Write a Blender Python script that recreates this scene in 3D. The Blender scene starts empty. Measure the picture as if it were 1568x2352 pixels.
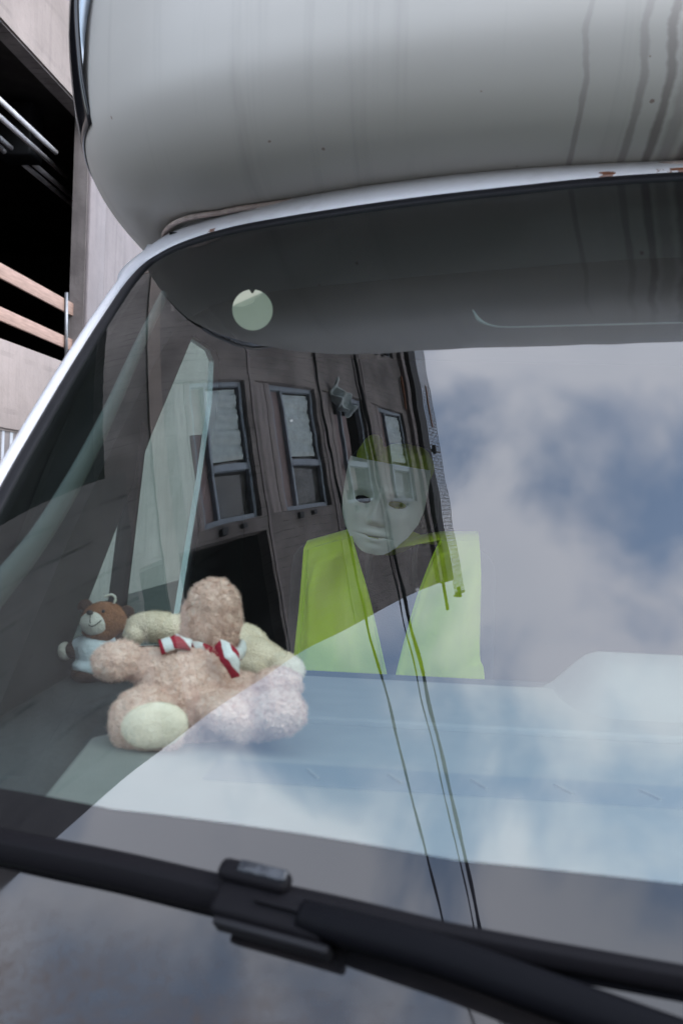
import bpy, bmesh, math, random
import numpy as np
from mathutils import Vector, Matrix, noise as mnoise
random.seed(7); rng = np.random.default_rng(7)
sc = bpy.context.scene
C = sc.collection
Z0 = 1.6                                   # camera height; coordinates below are relative to it
R = math.radians
# ---------------------------------------------------------------- camera
YAW, PITCH, ROLL = R(5.2352), R(-0.6323), R(2.0503)
fw = np.array([-math.sin(YAW)*math.cos(PITCH), math.cos(YAW)*math.cos(PITCH), math.sin(PITCH)])
rt = np.array([math.cos(YAW), math.sin(YAW), 0.0]); up = np.cross(rt, fw)
rt, up = rt*math.cos(ROLL)+up*math.sin(ROLL), -rt*math.sin(ROLL)+up*math.cos(ROLL)
cd = bpy.data.cameras.new('camera'); cam = bpy.data.objects.new('camera', cd); C.objects.link(cam)
cam.matrix_world = Matrix(((rt[0], up[0], -fw[0], 0), (rt[1], up[1], -fw[1], 0), (rt[2], up[2], -fw[2], Z0), (0, 0, 0, 1)))
cd.sensor_fit = 'VERTICAL'; cd.sensor_height = 36; cd.sensor_width = 24; cd.lens = 2287/2352*36
cd.clip_start = 0.02; cd.clip_end = 3000
cd.dof.use_dof = True; cd.dof.focus_distance = 2.6; cd.dof.aperture_fstop = 9.0
sc.camera = cam
# ---------------------------------------------------------------- sky, sun, exposure
SUN_EL, SUN_AZ = 42, 118                   # azimuth clockwise from +Y (towards +X)
w = bpy.data.worlds.new('World'); sc.world = w; w.use_nodes = True
nt = w.node_tree; nt.nodes.clear()
N = nt.nodes.new; L = nt.links.new
o_ = N('ShaderNodeOutputWorld'); bg = N('ShaderNodeBackground'); bg.inputs[1].default_value = 0.1
sky = N('ShaderNodeTexSky'); sky.sky_type = 'NISHITA'; sky.sun_disc = False
sky.sun_elevation = R(SUN_EL); sky.sun_rotation = R(SUN_AZ)
tc = N('ShaderNodeTexCoord')
mp = N('ShaderNodeMapping'); mp.inputs['Location'].default_value = (9.4, 6.6, 1.8); mp.inputs['Scale'].default_value = (1, 1, 1.15)
L(tc.outputs['Generated'], mp.inputs[0])
n1 = N('ShaderNodeTexNoise'); n1.inputs['Scale'].default_value = 3.4; n1.inputs['Detail'].default_value = 4.5; n1.inputs['Roughness'].default_value = 0.5; n1.inputs['Distortion'].default_value = 0.3
L(mp.outputs[0], n1.inputs['Vector'])
cr = N('ShaderNodeValToRGB'); cr.color_ramp.elements[0].position = 0.35; cr.color_ramp.elements[1].position = 0.58
cr.color_ramp.interpolation = 'EASE'; cr.color_ramp.elements[0].color = (.10, .10, .10, 1)
L(n1.outputs['Fac'], cr.inputs[0])
n2 = N('ShaderNodeTexNoise'); n2.inputs['Scale'].default_value = 2.1; n2.inputs['Detail'].default_value = 3
L(mp.outputs[0], n2.inputs['Vector'])
cc = N('ShaderNodeValToRGB')
cc.color_ramp.elements[0].position = 0.32; cc.color_ramp.elements[0].color = (0.84, 0.85, 0.90, 1)
cc.color_ramp.elements[1].position = 0.66; cc.color_ramp.elements[1].color = (1.0, 0.97, 1.0, 1)
L(n2.outputs['Fac'], cc.inputs[0])
cb = N('ShaderNodeMix'); cb.data_type = 'RGBA'; cb.blend_type = 'MULTIPLY'; cb.inputs[0].default_value = 1
L(cc.outputs[0], cb.inputs[6]); cb.inputs[7].default_value = (30.0, 32.0, 35.0, 1)
sk = N('ShaderNodeMix'); sk.data_type = 'RGBA'; sk.blend_type = 'MULTIPLY'; sk.inputs[0].default_value = 1
L(sky.outputs[0], sk.inputs[6]); sk.inputs[7].default_value = (7.4, 8.0, 7.8, 1)
mx = N('ShaderNodeMix'); mx.data_type = 'RGBA'
L(cr.outputs[0], mx.inputs[0]); L(sk.outputs[2], mx.inputs[6]); L(cb.outputs[2], mx.inputs[7])
L(mx.outputs[2], bg.inputs[0]); L(bg.outputs[0], o_.inputs[0])
sl = bpy.data.lights.new('sun', 'SUN'); sl.energy = 0.7; sl.angle = R(24); sl.color = (1, 0.93, 0.86)
sun = bpy.data.objects.new('sun', sl); C.objects.link(sun)
az, el = R(SUN_AZ), R(SUN_EL)
sd = Vector((math.sin(az)*math.cos(el), math.cos(az)*math.cos(el), math.sin(el)))
sun.rotation_euler = sd.to_track_quat('Z', 'Y').to_euler(); sun.location = (20, -10, 30)
sc.view_settings.view_transform = 'Standard'; sc.view_settings.look = 'None'
sc.view_settings.exposure = 0.24; sc.view_settings.gamma = 1; sc.view_settings.use_curve_mapping = False
sc.cycles.max_bounces = 10; sc.cycles.transparent_max_bounces = 16; sc.cycles.diffuse_bounces = 4; sc.cycles.glossy_bounces = 5
sc.cycles.use_denoising = True; sc.cycles.denoising_prefilter = 'ACCURATE'; sc.cycles.denoising_input_passes = 'RGB_ALBEDO_NORMAL'; sc.cycles.caustics_reflective = True; sc.cycles.caustics_refractive = False; sc.cycles.sample_clamp_indirect = 6

# ---------------------------------------------------------------- projection helpers (photo pixels in a 1568 x 2352 frame)
F, CX, CY = 2287.0, 784.0, 1176.0
def ray(px, py):
    d = (px-CX)*rt + F*fw + (CY-py)*up
    return d/np.linalg.norm(d)
def at(px, py, y):                          # the point on that ray at distance y along the vehicle's axis
    d = ray(px, py); return d*(y/d[1])
# windscreen surface: raked, wrapped round towards the pillars
AA = R(43.6149); K2, K4, XC, KV, D0 = 0.2292, 0.0392, 0.4172, 0.1147, 0.85
P0 = D0*fw
nv = np.array([0, -math.sin(AA), math.cos(AA)]); sv = np.array([0, math.cos(AA), math.sin(AA)])
def hh(x, S):
    X = x-XC; x0 = P0[0]-XC
    return K2*(X**2-x0**2)+K4*(X**4-x0**4)+KV*S**2
def glass(x, S, off=0.0):                   # point of the windscreen; off = metres proud of it
    x = np.asarray(x, float); S = np.asarray(S, float)
    h = hh(x, S)
    P = P0 + (x-P0[0])[..., None]*np.array([1.0, 0, 0]) + S[..., None]*sv - h[..., None]*nv
    if np.any(off):
        gx = 2*K2*(x-XC)+4*K4*(x-XC)**3; gs = 2*KV*S
        n = nv + gx[..., None]*np.array([1.0, 0, 0]) + gs[..., None]*sv
        n = n/np.linalg.norm(n, axis=-1, keepdims=True)
        P = P + n*np.asarray(off, float)[..., None]
    return P
def on_glass(px, py):
    d = ray(px, py); t = D0
    def g(t):
        Q = d*t-P0; return Q@nv + hh((d*t)[0], Q@sv)
    for _ in range(20):
        e = 1e-5; v = g(t); t -= max(-.3, min(.3, v/((g(t+e)-v)/e)))
    P = d*t; return P[0], (P-P0)@sv, P

# ---------------------------------------------------------------- material helpers
MATS = {}
def mat(name, col, rough=0.6, spec=0.5, metal=0.0, noise_amt=0.0, nscale=20.0, bump=0.0, bscale=60.0, sheen=0.0, coat=0.0, col2=None, coord='Object', stretch=(1, 1, 1)):
    m = bpy.data.materials.new(name); m.use_nodes = True; t = m.node_tree
    b = t.nodes['Principled BSDF']
    b.inputs['Base Color'].default_value = (*col, 1); b.inputs['Roughness'].default_value = rough
    b.inputs['Metallic'].default_value = metal; b.inputs['Specular IOR Level'].default_value = spec
    b.inputs['Sheen Weight'].default_value = sheen; b.inputs['Coat Weight'].default_value = coat
    if noise_amt or bump:
        c = t.nodes.new('ShaderNodeTexCoord'); mpn = t.nodes.new('ShaderNodeMapping'); mpn.inputs['Scale'].default_value = stretch
        t.links.new(c.outputs[coord], mpn.inputs[0])
    if noise_amt:
        n = t.nodes.new('ShaderNodeTexNoise'); n.inputs['Scale'].default_value = nscale; n.inputs['Detail'].default_value = 7; n.inputs['Roughness'].default_value = 0.6
        t.links.new(mpn.outputs[0], n.inputs['Vector'])
        r = t.nodes.new('ShaderNodeValToRGB'); r.color_ramp.elements[0].position = 0.3; r.color_ramp.elements[1].position = 0.72
        c2 = col2 if col2 else tuple(x*(1-noise_amt) for x in col)
        r.color_ramp.elements[0].color = (*c2, 1); r.color_ramp.elements[1].color = (*col, 1)
        t.links.new(n.outputs['Fac'], r.inputs[0]); t.links.new(r.outputs[0], b.inputs['Base Color'])
    if bump:
        n = t.nodes.new('ShaderNodeTexNoise'); n.inputs['Scale'].default_value = bscale; n.inputs['Detail'].default_value = 5
        t.links.new(mpn.outputs[0], n.inputs['Vector'])
        bp = t.nodes.new('ShaderNodeBump'); bp.inputs['Strength'].default_value = bump; bp.inputs['Distance'].default_value = 0.01
        t.links.new(n.outputs['Fac'], bp.inputs['Height']); t.links.new(bp.outputs[0], b.inputs['Normal'])
    MATS[name] = m; return m
class NT:                                   # terse node writing
    def __init__(s, m): s.t = m.node_tree
    def new(s, k, **kw):
        n = s.t.nodes.new(k)
        for a, v in kw.items(): setattr(n, a, v)
        return n
    def link(s, a, b): s.t.links.new(a, b)
    def math(s, op, a, b=None, c=None, clamp=False):
        n = s.new('ShaderNodeMath', operation=op); n.use_clamp = clamp
        for i, v in enumerate((a, b, c)):
            if v is None: continue
            if isinstance(v, (int, float)): n.inputs[i].default_value = v
            else: s.link(v, n.inputs[i])
        return n.outputs[0]
    def noise(s, vec, scale, detail=4, rough=0.55, dim='3D'):
        n = s.new('ShaderNodeTexNoise'); n.noise_dimensions = dim
        n.inputs['Scale'].default_value = scale; n.inputs['Detail'].default_value = detail; n.inputs['Roughness'].default_value = rough
        s.link(vec, n.inputs['Vector' if dim != '1D' else 'W']); return n.outputs['Fac']
    def ramp(s, v, p0, c0, p1, c1):
        n = s.new('ShaderNodeValToRGB'); e = n.color_ramp.elements
        e[0].position = p0; e[1].position = p1
        f = lambda c: (c, c, c, 1) if isinstance(c, (int, float)) else (*c, 1)
        e[0].color = f(c0); e[1].color = f(c1); s.link(v, n.inputs[0]); return n.outputs[0]
    def mix(s, f, a, b, mode='MIX'):
        n = s.new('ShaderNodeMix', data_type='RGBA', blend_type=mode)
        for i, v in ((0, f), (6, a), (7, b)):
            if isinstance(v, (int, float)): n.inputs[i].default_value = v
            elif isinstance(v, tuple): n.inputs[i].default_value = (*v, 1)
            else: s.link(v, n.inputs[i])
        return n.outputs[2]

def concrete(name, base, dark, line_axis='Z', line_gap=0.12, lines=.8):
    m = mat(name, base, rough=0.85, spec=0.25); t = NT(m); b = m.node_tree.nodes['Principled BSDF']
    c = t.new('ShaderNodeTexCoord'); v = c.outputs['Object']
    big = t.noise(v, 0.7, 6, 0.6); fine = t.noise(v, 14, 6, 0.65)
    ms = t.new('ShaderNodeMapping'); ms.inputs['Scale'].default_value = (9, 9, 0.5) ; t.link(v, ms.inputs[0])
    streak = t.noise(ms.outputs[0], 1.0, 5, 0.6)
    col = t.mix(t.ramp(big, .35, 0, .7, 1), dark, base)
    col = t.mix(t.math('MULTIPLY', t.ramp(streak, .5, 0, .75, 1), .35), col, tuple(x*.55 for x in dark))
    col = t.mix(t.math('MULTIPLY', t.ramp(fine, .55, 0, .8, 1), .35), col, tuple(x*.5 for x in base))
    sep = t.new('ShaderNodeSeparateXYZ'); t.link(v, sep.inputs[0])
    # marks left by the shuttering boards
    z = t.math('ADD', sep.outputs[line_axis], t.math('MULTIPLY', t.noise(v, 1.5, 2), 0.05))
    fr = t.math('FRACT', t.math('DIVIDE', z, line_gap))
    ln = t.math('LESS_THAN', fr, 0.09)
    lw = t.math('MULTIPLY', ln, t.ramp(t.noise(v, 2.3, 3),   .42, 0, .6, lines))
    col = t.mix(lw, col, tuple(x*.42 for x in dark))
    t.link(col, b.inputs['Base Color'])
    # air holes
    vo = t.new('ShaderNodeTexVoronoi'); vo.inputs['Scale'].default_value = 5; t.link(v, vo.inputs['Vector'])
    bp = t.new('ShaderNodeBump'); bp.inputs['Strength'].default_value = 0.5; bp.inputs['Distance'].default_value = 0.02
    hgt = t.math('SUBTRACT', t.math('MULTIPLY', fine, .6), t.math('MULTIPLY', lw, .8))
    t.link(hgt, bp.inputs['Height']); t.link(bp.outputs[0], b.inputs['Normal'])
    return m
concrete('concrete', (.275, .24, .228), (.11, .094, .089), line_axis='Y', line_gap=.15)
concrete('concrete_mid', (.17, .155, .15), (.10, .09, .086), line_axis='Y', line_gap=.46)
concrete('concrete_wall', (.335, .272, .246), (.24, .195, .175), line_gap=0.62, lines=.18)
concrete('concrete_column', (.275, .235, .232), (.20, .172, .17), line_gap=1.4, lines=.04)
mat('room_shade', (.06, .052, .05), 0.95, .1, noise_amt=.5, nscale=1.5)  # near-black colour stands in for the shade of unlit rooms
mat('conduit', (.85, .80, .80), 0.5, noise_amt=.3, nscale=4)
mat('timber', (.46, .30, .24), 0.8, .2, noise_amt=.4, nscale=3, bump=.15, bscale=20, stretch=(14, 1, 14))
mat('grey_timber', (.36, .31, .30), 0.85, .2, noise_amt=.45, nscale=3, bump=.3, bscale=20, stretch=(10, 1, 10))
mat('panel_pink', (.27, .20, .195), 0.7, .3, noise_amt=.3, nscale=3)
mat('frame_blue', (.30, .345, .40), 0.45, .4, noise_amt=.3, nscale=6)
mat('frame_dark', (.015, .015, .016), 0.6, .3)
mat('flashing', (.022, .017, .015), 0.6, .3, noise_amt=.4, nscale=3)
mat('galvanised', (.32, .32, .33), 0.45, metal=.7, noise_amt=.35, nscale=15)
mat('wire', (.10, .10, .10), 0.5, metal=.5)
mat('rust', (.20, .07, .03), 0.9, .2, noise_amt=.5, nscale=40)
mat('hoarding', (.42, .42, .45), 0.5, noise_amt=.25, nscale=5, stretch=(1, 1, .15))
mat('red_hose', (.22, .01, .012), 0.5)
mat('film', (.50, .58, .58), 0.35, noise_amt=.4, nscale=6, bump=.7, bscale=5)
mat('cable', (.006, .006, .006), 0.7, .2)
mat('asphalt', (.048, .046, .045), 0.9, .3, noise_amt=.35, nscale=3, bump=.4, bscale=150)
mat('pole_wood', (.12, .09, .07), 0.9, .2, noise_amt=.4, nscale=6, stretch=(8, 8, .5))
mat('rubber', (.008, .0075, .009), 0.6, .2, noise_amt=.3, nscale=40)
mat('wiper_plastic', (.006, .0055, .0065), 0.55, .055, bump=.08, bscale=300)
mat('wiper_arm', (.003, .003, .004), 0.5, .045, bump=.05, bscale=300)
mat('wiper_clip', (.02, .022, .026), 0.2, .4, bump=.5, bscale=90)
mat('dash_dark', (.045, .05, .053), 0.8, .25, noise_amt=.25, nscale=120, bump=.25, bscale=500)
mat('dash_pad', (.21, .213, .200), 0.85, .2, noise_amt=.12, nscale=25, bump=.2, bscale=500)
mat('dash_slot', (.135, .15, .155), 0.7, .3)
mat('cabin_lining', (.018, .019, .020), 0.9, .15, noise_amt=.2, nscale=20)
mat('door_trim', (.02, .022, .023), 0.8, .2)
mat('pillar_trim', (.075, .086, .084), 0.75, .2, noise_amt=.15, nscale=20)
mat('seat_cloth', (.012, .012, .014), 0.95, .1, sheen=.1, bump=.2, bscale=300)
mat('belt', (.03, .033, .035), 0.7)
mat('visor', (.012, .014, .015), 0.85, .1)
mat('piping', (.10, .12, .115), 0.5)
mat('badge', (.33, .33, .25), 0.6, noise_amt=.08, nscale=40)
mat('mask_white', (.60, .56, .52), 0.5, .4, noise_amt=.08, nscale=20)
mat('tyre', (.02, .02, .02), 0.85); mat('rim', (.35, .35, .36), 0.4, metal=.8)
mat('tinted', (.01, .01, .012), 0.12, .5)
mat('bumper_grey', (.06, .06, .065), 0.6)
mat('white_cloth', (.76, .81, .86), 0.9, .1, bump=.3, bscale=150)
mat('ink', (.02, .02, .022), 0.7)
mat('blocker_wall', (.10, .075, .065), .9, .2, noise_amt=.35, nscale=2)
mat('nose_black', (.012, .011, .012), 0.4)
mat('cream_loop', (.6, .57, .5), 0.8)
mat('gold', (.4, .3, .1), .4, metal=.6)

def fabric(name, col, col2, sc1, bump, bsc, sheen=.5):
    m = mat(name, col, 0.95, .08, noise_amt=.3, nscale=sc1, col2=col2, bump=bump, bscale=bsc, sheen=sheen)
    b = m.node_tree.nodes['Principled BSDF']; b.inputs['Sheen Roughness'].default_value = .5
    b.inputs['Sheen Tint'].default_value = (*[min(1, x*1.3) for x in col], 1)
    return m
fabric('boucle', (1.0, .72, .61), (.86, .54, .44), 130, .7, 260)
fabric('cream_plush', (.96, .78, .61), (.84, .66, .49), 60, .5, 400)
fabric('sole_cream', (.96, .80, .65), (.86, .71, .57), 50, .3, 500)
fabric('brown_plush', (.36, .16, .08), (.24, .10, .05), 120, .5, 500)
fabric('dark_brown_plush', (.085, .045, .03), (.05, .025, .02), 120, .5, 500)
fabric('muzzle', (.82, .76, .68), (.70, .65, .58), 120, .5, 500)

# striped scarf
m = mat('scarf', (.6, .1, .12), .9, .1, bump=.3, bscale=300); t = NT(m); b = m.node_tree.nodes['Principled BSDF']
c = t.new('ShaderNodeTexCoord'); mpn = t.new('ShaderNodeMapping'); mpn.inputs['Rotation'].default_value = (0, .7, .3); t.link(c.outputs['Object'], mpn.inputs[0])
sep = t.new('ShaderNodeSeparateXYZ'); t.link(mpn.outputs[0], sep.inputs[0])
fr = t.math('FRACT', t.math('MULTIPLY', t.math('ADD', sep.outputs[0], t.math('MULTIPLY', t.noise(c.outputs['Object'], 40, 2), .008)), 62))
t.link(t.mix(t.math('GREATER_THAN', fr, .48), (.34, .022, .04), (.74, .70, .68)), b.inputs['Base Color'])
# hi-vis cloth: fluorescent dye reads as a bright yellow green
m = mat('hi_vis', (.56, .64, .035), .75, .2, bump=.25, bscale=25, sheen=.2)
b = m.node_tree.nodes['Principled BSDF']; b.inputs['Transmission Weight'].default_value = 0
mat('yellow_cloth', (.40, .44, .05), .9, .1, noise_amt=.3, nscale=20, bump=.4, bscale=40)
mat('hi_vis_seam', (.48, .62, .03), .8, .1)
# timber is fine; windows
def pane_mat(name, tint, refl=1.0, film=0.0):
    m = bpy.data.materials.new(name); m.use_nodes = True; t = NT(m); m.node_tree.nodes.clear()
    o = t.new('ShaderNodeOutputMaterial'); fr = t.new('ShaderNodeFresnel'); fr.inputs[0].default_value = 1.5
    f2 = t.math('MULTIPLY', t.math('ADD', t.math('MULTIPLY', fr.outputs[0], .30), .082), refl, clamp=True)
    tr = t.new('ShaderNodeBsdfTransparent'); tr.inputs[0].default_value = (*tint, 1)
    gl = t.new('ShaderNodeBsdfGlossy'); gl.inputs['Roughness'].default_value = 0.0; gl.inputs['Color'].default_value = (1, 1, 1, 1)
    ms = t.new('ShaderNodeMixShader'); t.link(f2, ms.inputs[0]); t.link(tr.outputs[0], ms.inputs[1]); t.link(gl.outputs[0], ms.inputs[2])
    out = ms.outputs[0]
    if film:
        c = t.new('ShaderNodeTexCoord'); v = c.outputs['Object']
        n1 = t.ramp(t.noise(v, 5, 6, .65), .45, 0, .8, film*.9)
        # flecks of dirt
        vo = t.new('ShaderNodeTexVoronoi'); vo.inputs['Scale'].default_value = 16; t.link(v, vo.inputs['Vector'])
        sp = t.math('LESS_THAN', t.math('ADD', vo.outputs['Distance'], t.math('MULTIPLY', t.noise(v, 160, 2), .05)), .052)
        wn = t.new('ShaderNodeTexWhiteNoise'); t.link(vo.outputs['Position'], wn.inputs['Vector'])
        sp = t.math('MULTIPLY', sp, t.math('LESS_THAN', wn.outputs['Value'], .24))
        fac = t.math('ADD', t.math('ADD', n1, film*.25), t.math('MULTIPLY', sp, .45), clamp=True)
        df = t.new('ShaderNodeBsdfDiffuse'); df.inputs[0].default_value = (.55, .55, .52, 1)
        m2 = t.new('ShaderNodeMixShader'); t.link(fac, m2.inputs[0]); t.link(out, m2.inputs[1]); t.link(df.outputs[0], m2.inputs[2]); out = m2.outputs[0]
    t.link(out, o.inputs[0]); MATS[name] = m; return m
pane_mat('windscreen', (.73, .81, .775), 1.14, .010)
pane_mat('side_glass', (.62, .78, .71), .7)
pane_mat('house_glass', (.35, .40, .42), 1.0, .25)
# black enamel border of the windscreen turning browner and duller in streaks towards the lower left
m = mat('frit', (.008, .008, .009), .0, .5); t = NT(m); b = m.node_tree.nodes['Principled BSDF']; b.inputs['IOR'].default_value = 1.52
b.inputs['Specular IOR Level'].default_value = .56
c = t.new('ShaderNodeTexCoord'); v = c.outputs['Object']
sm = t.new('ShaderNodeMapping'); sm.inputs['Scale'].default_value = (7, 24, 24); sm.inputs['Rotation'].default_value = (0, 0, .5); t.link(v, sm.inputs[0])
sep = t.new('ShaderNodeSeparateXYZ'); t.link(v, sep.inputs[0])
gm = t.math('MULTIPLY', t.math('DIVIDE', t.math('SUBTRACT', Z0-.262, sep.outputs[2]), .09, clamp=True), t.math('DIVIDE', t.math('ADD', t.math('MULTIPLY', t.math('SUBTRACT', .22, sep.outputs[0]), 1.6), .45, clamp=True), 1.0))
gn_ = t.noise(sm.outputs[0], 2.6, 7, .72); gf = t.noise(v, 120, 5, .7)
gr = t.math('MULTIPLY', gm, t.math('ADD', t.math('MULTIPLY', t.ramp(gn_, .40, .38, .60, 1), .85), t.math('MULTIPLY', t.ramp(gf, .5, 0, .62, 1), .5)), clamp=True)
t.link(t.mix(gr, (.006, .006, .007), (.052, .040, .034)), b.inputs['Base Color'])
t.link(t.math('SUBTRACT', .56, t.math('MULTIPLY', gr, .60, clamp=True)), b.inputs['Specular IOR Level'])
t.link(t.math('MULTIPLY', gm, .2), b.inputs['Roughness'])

# weathered white gel coat, with run-off streaks and specks
def gelcoat(name, streaks):
    m = mat(name, (.54, .53, .535), .45, .3); t = NT(m); b = m.node_tree.nodes['Principled BSDF']
    c = t.new('ShaderNodeTexCoord'); v = c.outputs['Object']
    sep = t.new('ShaderNodeSeparateXYZ'); t.link(v, sep.inputs[0])
    x, y, z = sep.outputs
    col = t.mix(t.ramp(t.noise(v, 2, 3, .5), .25, 0, .8, 1), (.395, .372, .335), (.445, .422, .385))
    sm = t.new('ShaderNodeMapping'); sm.inputs['Scale'].default_value = (34, 1.2, 1.2); t.link(v, sm.inputs[0])
    s1 = t.ramp(t.noise(sm.outputs[0], 1.0, 4, .6), .55, 0, .78, .5)
    col = t.mix(s1, col, (.29, .27, .245))
    for (x0, wd, z0, z1, dk) in streaks:
        dx = t.math('ADD', t.math('SUBTRACT', x, x0), t.math('MULTIPLY', t.math('SUBTRACT', t.noise(z, 9, 2, .5, '1D'), .5), .030))
        wn = t.math('MULTIPLY', t.math('ADD', t.noise(z, 40+x0*60, 3, .6, '1D'), .35), wd)
        a = t.math('SUBTRACT', 1.0, t.math('DIVIDE', t.math('ABSOLUTE', dx), wn), clamp=True)
        a = t.math('MULTIPLY', t.ramp(a, 0.0, 0, .55, 1), t.math('MULTIPLY', t.ramp(t.math('DIVIDE', t.math('SUBTRACT', z, z0), z1-z0, clamp=True), 0, 1, 1, 0), dk))
        col = t.mix(a, col, (.13, .105, .095))
    vo = t.new('ShaderNodeTexVoronoi'); vo.inputs['Scale'].default_value = 28; t.link(v, vo.inputs['Vector'])
    wn = t.new('ShaderNodeTexWhiteNoise'); t.link(vo.outputs['Position'], wn.inputs['Vector'])
    sp = t.math('MULTIPLY', t.math('LESS_THAN', t.math('ADD', vo.outputs['Distance'], t.math('MULTIPLY', t.noise(v, 150, 3), .12)), .135), t.math('LESS_THAN', wn.outputs['Value'], .22))
    col = t.mix(t.math('MULTIPLY', sp, .75), col, (.16, .10, .075))
    t.link(col, b.inputs['Base Color'])
    t.link(t.ramp(t.noise(v, 4, 3, .5), .3, .40, .7, .52), b.inputs['Roughness'])
    return m
ZR = Z0+.44
gelcoat('gelcoat', [(.158, .0055, ZR, ZR+.19, .55), (.222, .0075, ZR, ZR+.21, .55), (.252, .0085, ZR, ZR+.24, .8), (.272, .013, ZR, ZR+.2, .4), (.296, .012, ZR, ZR+.3, .75), (.345, .02, ZR, ZR+.3, .6), (.42, .015, ZR, ZR+.2, .6), (-.272, .012, ZR+.03, ZR+.26, .10)])
m = mat('frame_white', (.62, .61, .63), .28, .5); t = NT(m); b = m.node_tree.nodes['Principled BSDF']
c = t.new('ShaderNodeTexCoord'); v = c.outputs['Object']; sep = t.new('ShaderNodeSeparateXYZ'); t.link(v, sep.inputs[0]); x, y, z = sep.outputs
col = t.mix(t.ramp(t.noise(v, 30, 5, .6), .5, 0, .75, .5), (.50, .49, .50), (.39, .37, .36))
zm = t.math('MULTIPLY', t.math('GREATER_THAN', z, Z0+.388), t.math('LESS_THAN', t.math('SUBTRACT', z, t.math('MULTIPLY', x, .035)), Z0+.4235))
for (x0, wd) in ((-.352, .014), (.205, .02), (.31, .075), (.46, .05)):
    a = t.math('SUBTRACT', 1.0, t.math('DIVIDE', t.math('ABSOLUTE', t.math('SUBTRACT', x, x0)), wd), clamp=True)
    a = t.math('MULTIPLY', t.math('GREATER_THAN', t.math('ADD', a, t.math('MULTIPLY', t.math('SUBTRACT', t.noise(v, 70, 5, .7), .5), 2.2)), .62), zm)
    col = t.mix(a, col, t.mix(t.noise(v, 120, 3), (.23, .085, .035), (.07, .03, .022)))
t.link(col, b.inputs['Base Color'])
mat('sealant', (.52, .425, .39), .75, .2, noise_amt=.45, nscale=35, col2=(.28, .215, .19))
mat('body_white', (.74, .73, .74), .3, .5, noise_amt=.08, nscale=3)

# ---------------------------------------------------------------- object helpers
def tag(o, label=None, cat=None, group=None, kind=None):
    for k, v in (('label', label), ('category', cat), ('group', group), ('kind', kind)):
        if v: o[k] = v
    return o
def empty(name, loc, label, cat, group=None, rz=0.0):
    o = bpy.data.objects.new(name, None); C.objects.link(o); o.location = (loc[0], loc[1], loc[2]+Z0); o.rotation_euler = (0, 0, rz)
    o.empty_display_size = .1
    return tag(o, label, cat, group)
def link(name, me, parent, world=True):
    o = bpy.data.objects.new(name, me); C.objects.link(o)
    if parent is not None:
        o.parent = parent
        if world:                            # mesh given in world space: cancel every ancestor's offset
            M = Matrix.Identity(4); q = parent
            chain = []
            while q is not None: chain.append(q); q = q.parent
            for q in reversed(chain): M = M @ Matrix.Translation(q.location) @ q.rotation_euler.to_matrix().to_4x4()
            Mi = M.inverted(); o.matrix_basis = Mi
    return o
def mesh(name, verts, faces, material, parent=None, smooth=True, world=True, rel=True):
    me = bpy.data.meshes.new(name)
    v = np.array(verts, float)
    if rel: v = v + np.array([0, 0, Z0])
    me.from_pydata(v.tolist(), [], [tuple(int(i) for i in f) for f in faces]); me.update()
    me.materials.append(MATS[material] if isinstance(material, str) else material)
    if smooth: me.polygons.foreach_set('use_smooth', [True]*len(me.polygons))
    return link(name, me, parent, world)
def grid(name, P, material, parent=None, closed_u=False, closed_v=False, smooth=True, thick=0.0, flip=False):
    P = np.asarray(P, float); a, b = P.shape[:2]
    idx = np.arange(a*b).reshape(a, b)
    i2 = np.vstack([idx, idx[:1]]) if closed_u else idx
    i2 = np.hstack([i2, i2[:, :1]]) if closed_v else i2
    f = np.stack([i2[:-1, :-1], i2[:-1, 1:], i2[1:, 1:], i2[1:, :-1]], -1).reshape(-1, 4)
    if flip: f = f[:, ::-1]
    o = mesh(name, P.reshape(-1, 3), f, material, parent, smooth)
    if thick:
        md = o.modifiers.new('thickness', 'SOLIDIFY'); md.thickness = thick; md.offset = 0
    return o
def bm_obj(name, bm, material, parent=None, smooth=False, rel=True, world=True):
    me = bpy.data.meshes.new(name); bm.to_mesh(me); bm.free()
    if rel: me.transform(Matrix.Translation((0, 0, Z0)))
    me.materials.append(MATS[material] if isinstance(material, str) else material)
    if smooth: me.polygons.foreach_set('use_smooth', [True]*len(me.polygons))
    return link(name, me, parent, world)
def box_bm(c, s, bev=0.0, seg=2, rot=None, bm=None):
    b = bmesh.new()
    M = Matrix.Translation(Vector(c)) @ (rot.to_4x4() if rot is not None else Matrix.Identity(4)) @ Matrix.Diagonal((*s, 1))
    bmesh.ops.create_cube(b, size=1.0); b.transform(M)
    if bev: bmesh.ops.bevel(b, geom=b.edges[:], offset=bev, segments=seg, profile=.5, affect='EDGES')
    if bm is None: return b
    me = bpy.data.meshes.new('tmp'); b.to_mesh(me); b.free(); bm.from_mesh(me); bpy.data.meshes.remove(me); return bm
def box(name, c, s, material, parent=None, bev=0.0, rot=None, world=True, rel=True, seg=2):
    return bm_obj(name, box_bm(c, s, bev, seg, rot), material, parent, smooth=bev > 0, rel=rel, world=world)
def cr_spline(pts, n):                      # Catmull-Rom through points
    p = np.asarray(pts, float); p = np.vstack([2*p[0]-p[1], p, 2*p[-1]-p[-2]])
    seg = len(p)-3; out = []
    for t in np.linspace(0, seg, n):
        i = min(int(t), seg-1); u = t-i; a, b, c, d = p[i:i+4]
        out.append(.5*((2*b)+(-a+c)*u+(2*a-5*b+4*c-d)*u*u+(-a+3*b-3*c+d)*u**3))
    return np.array(out)
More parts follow.
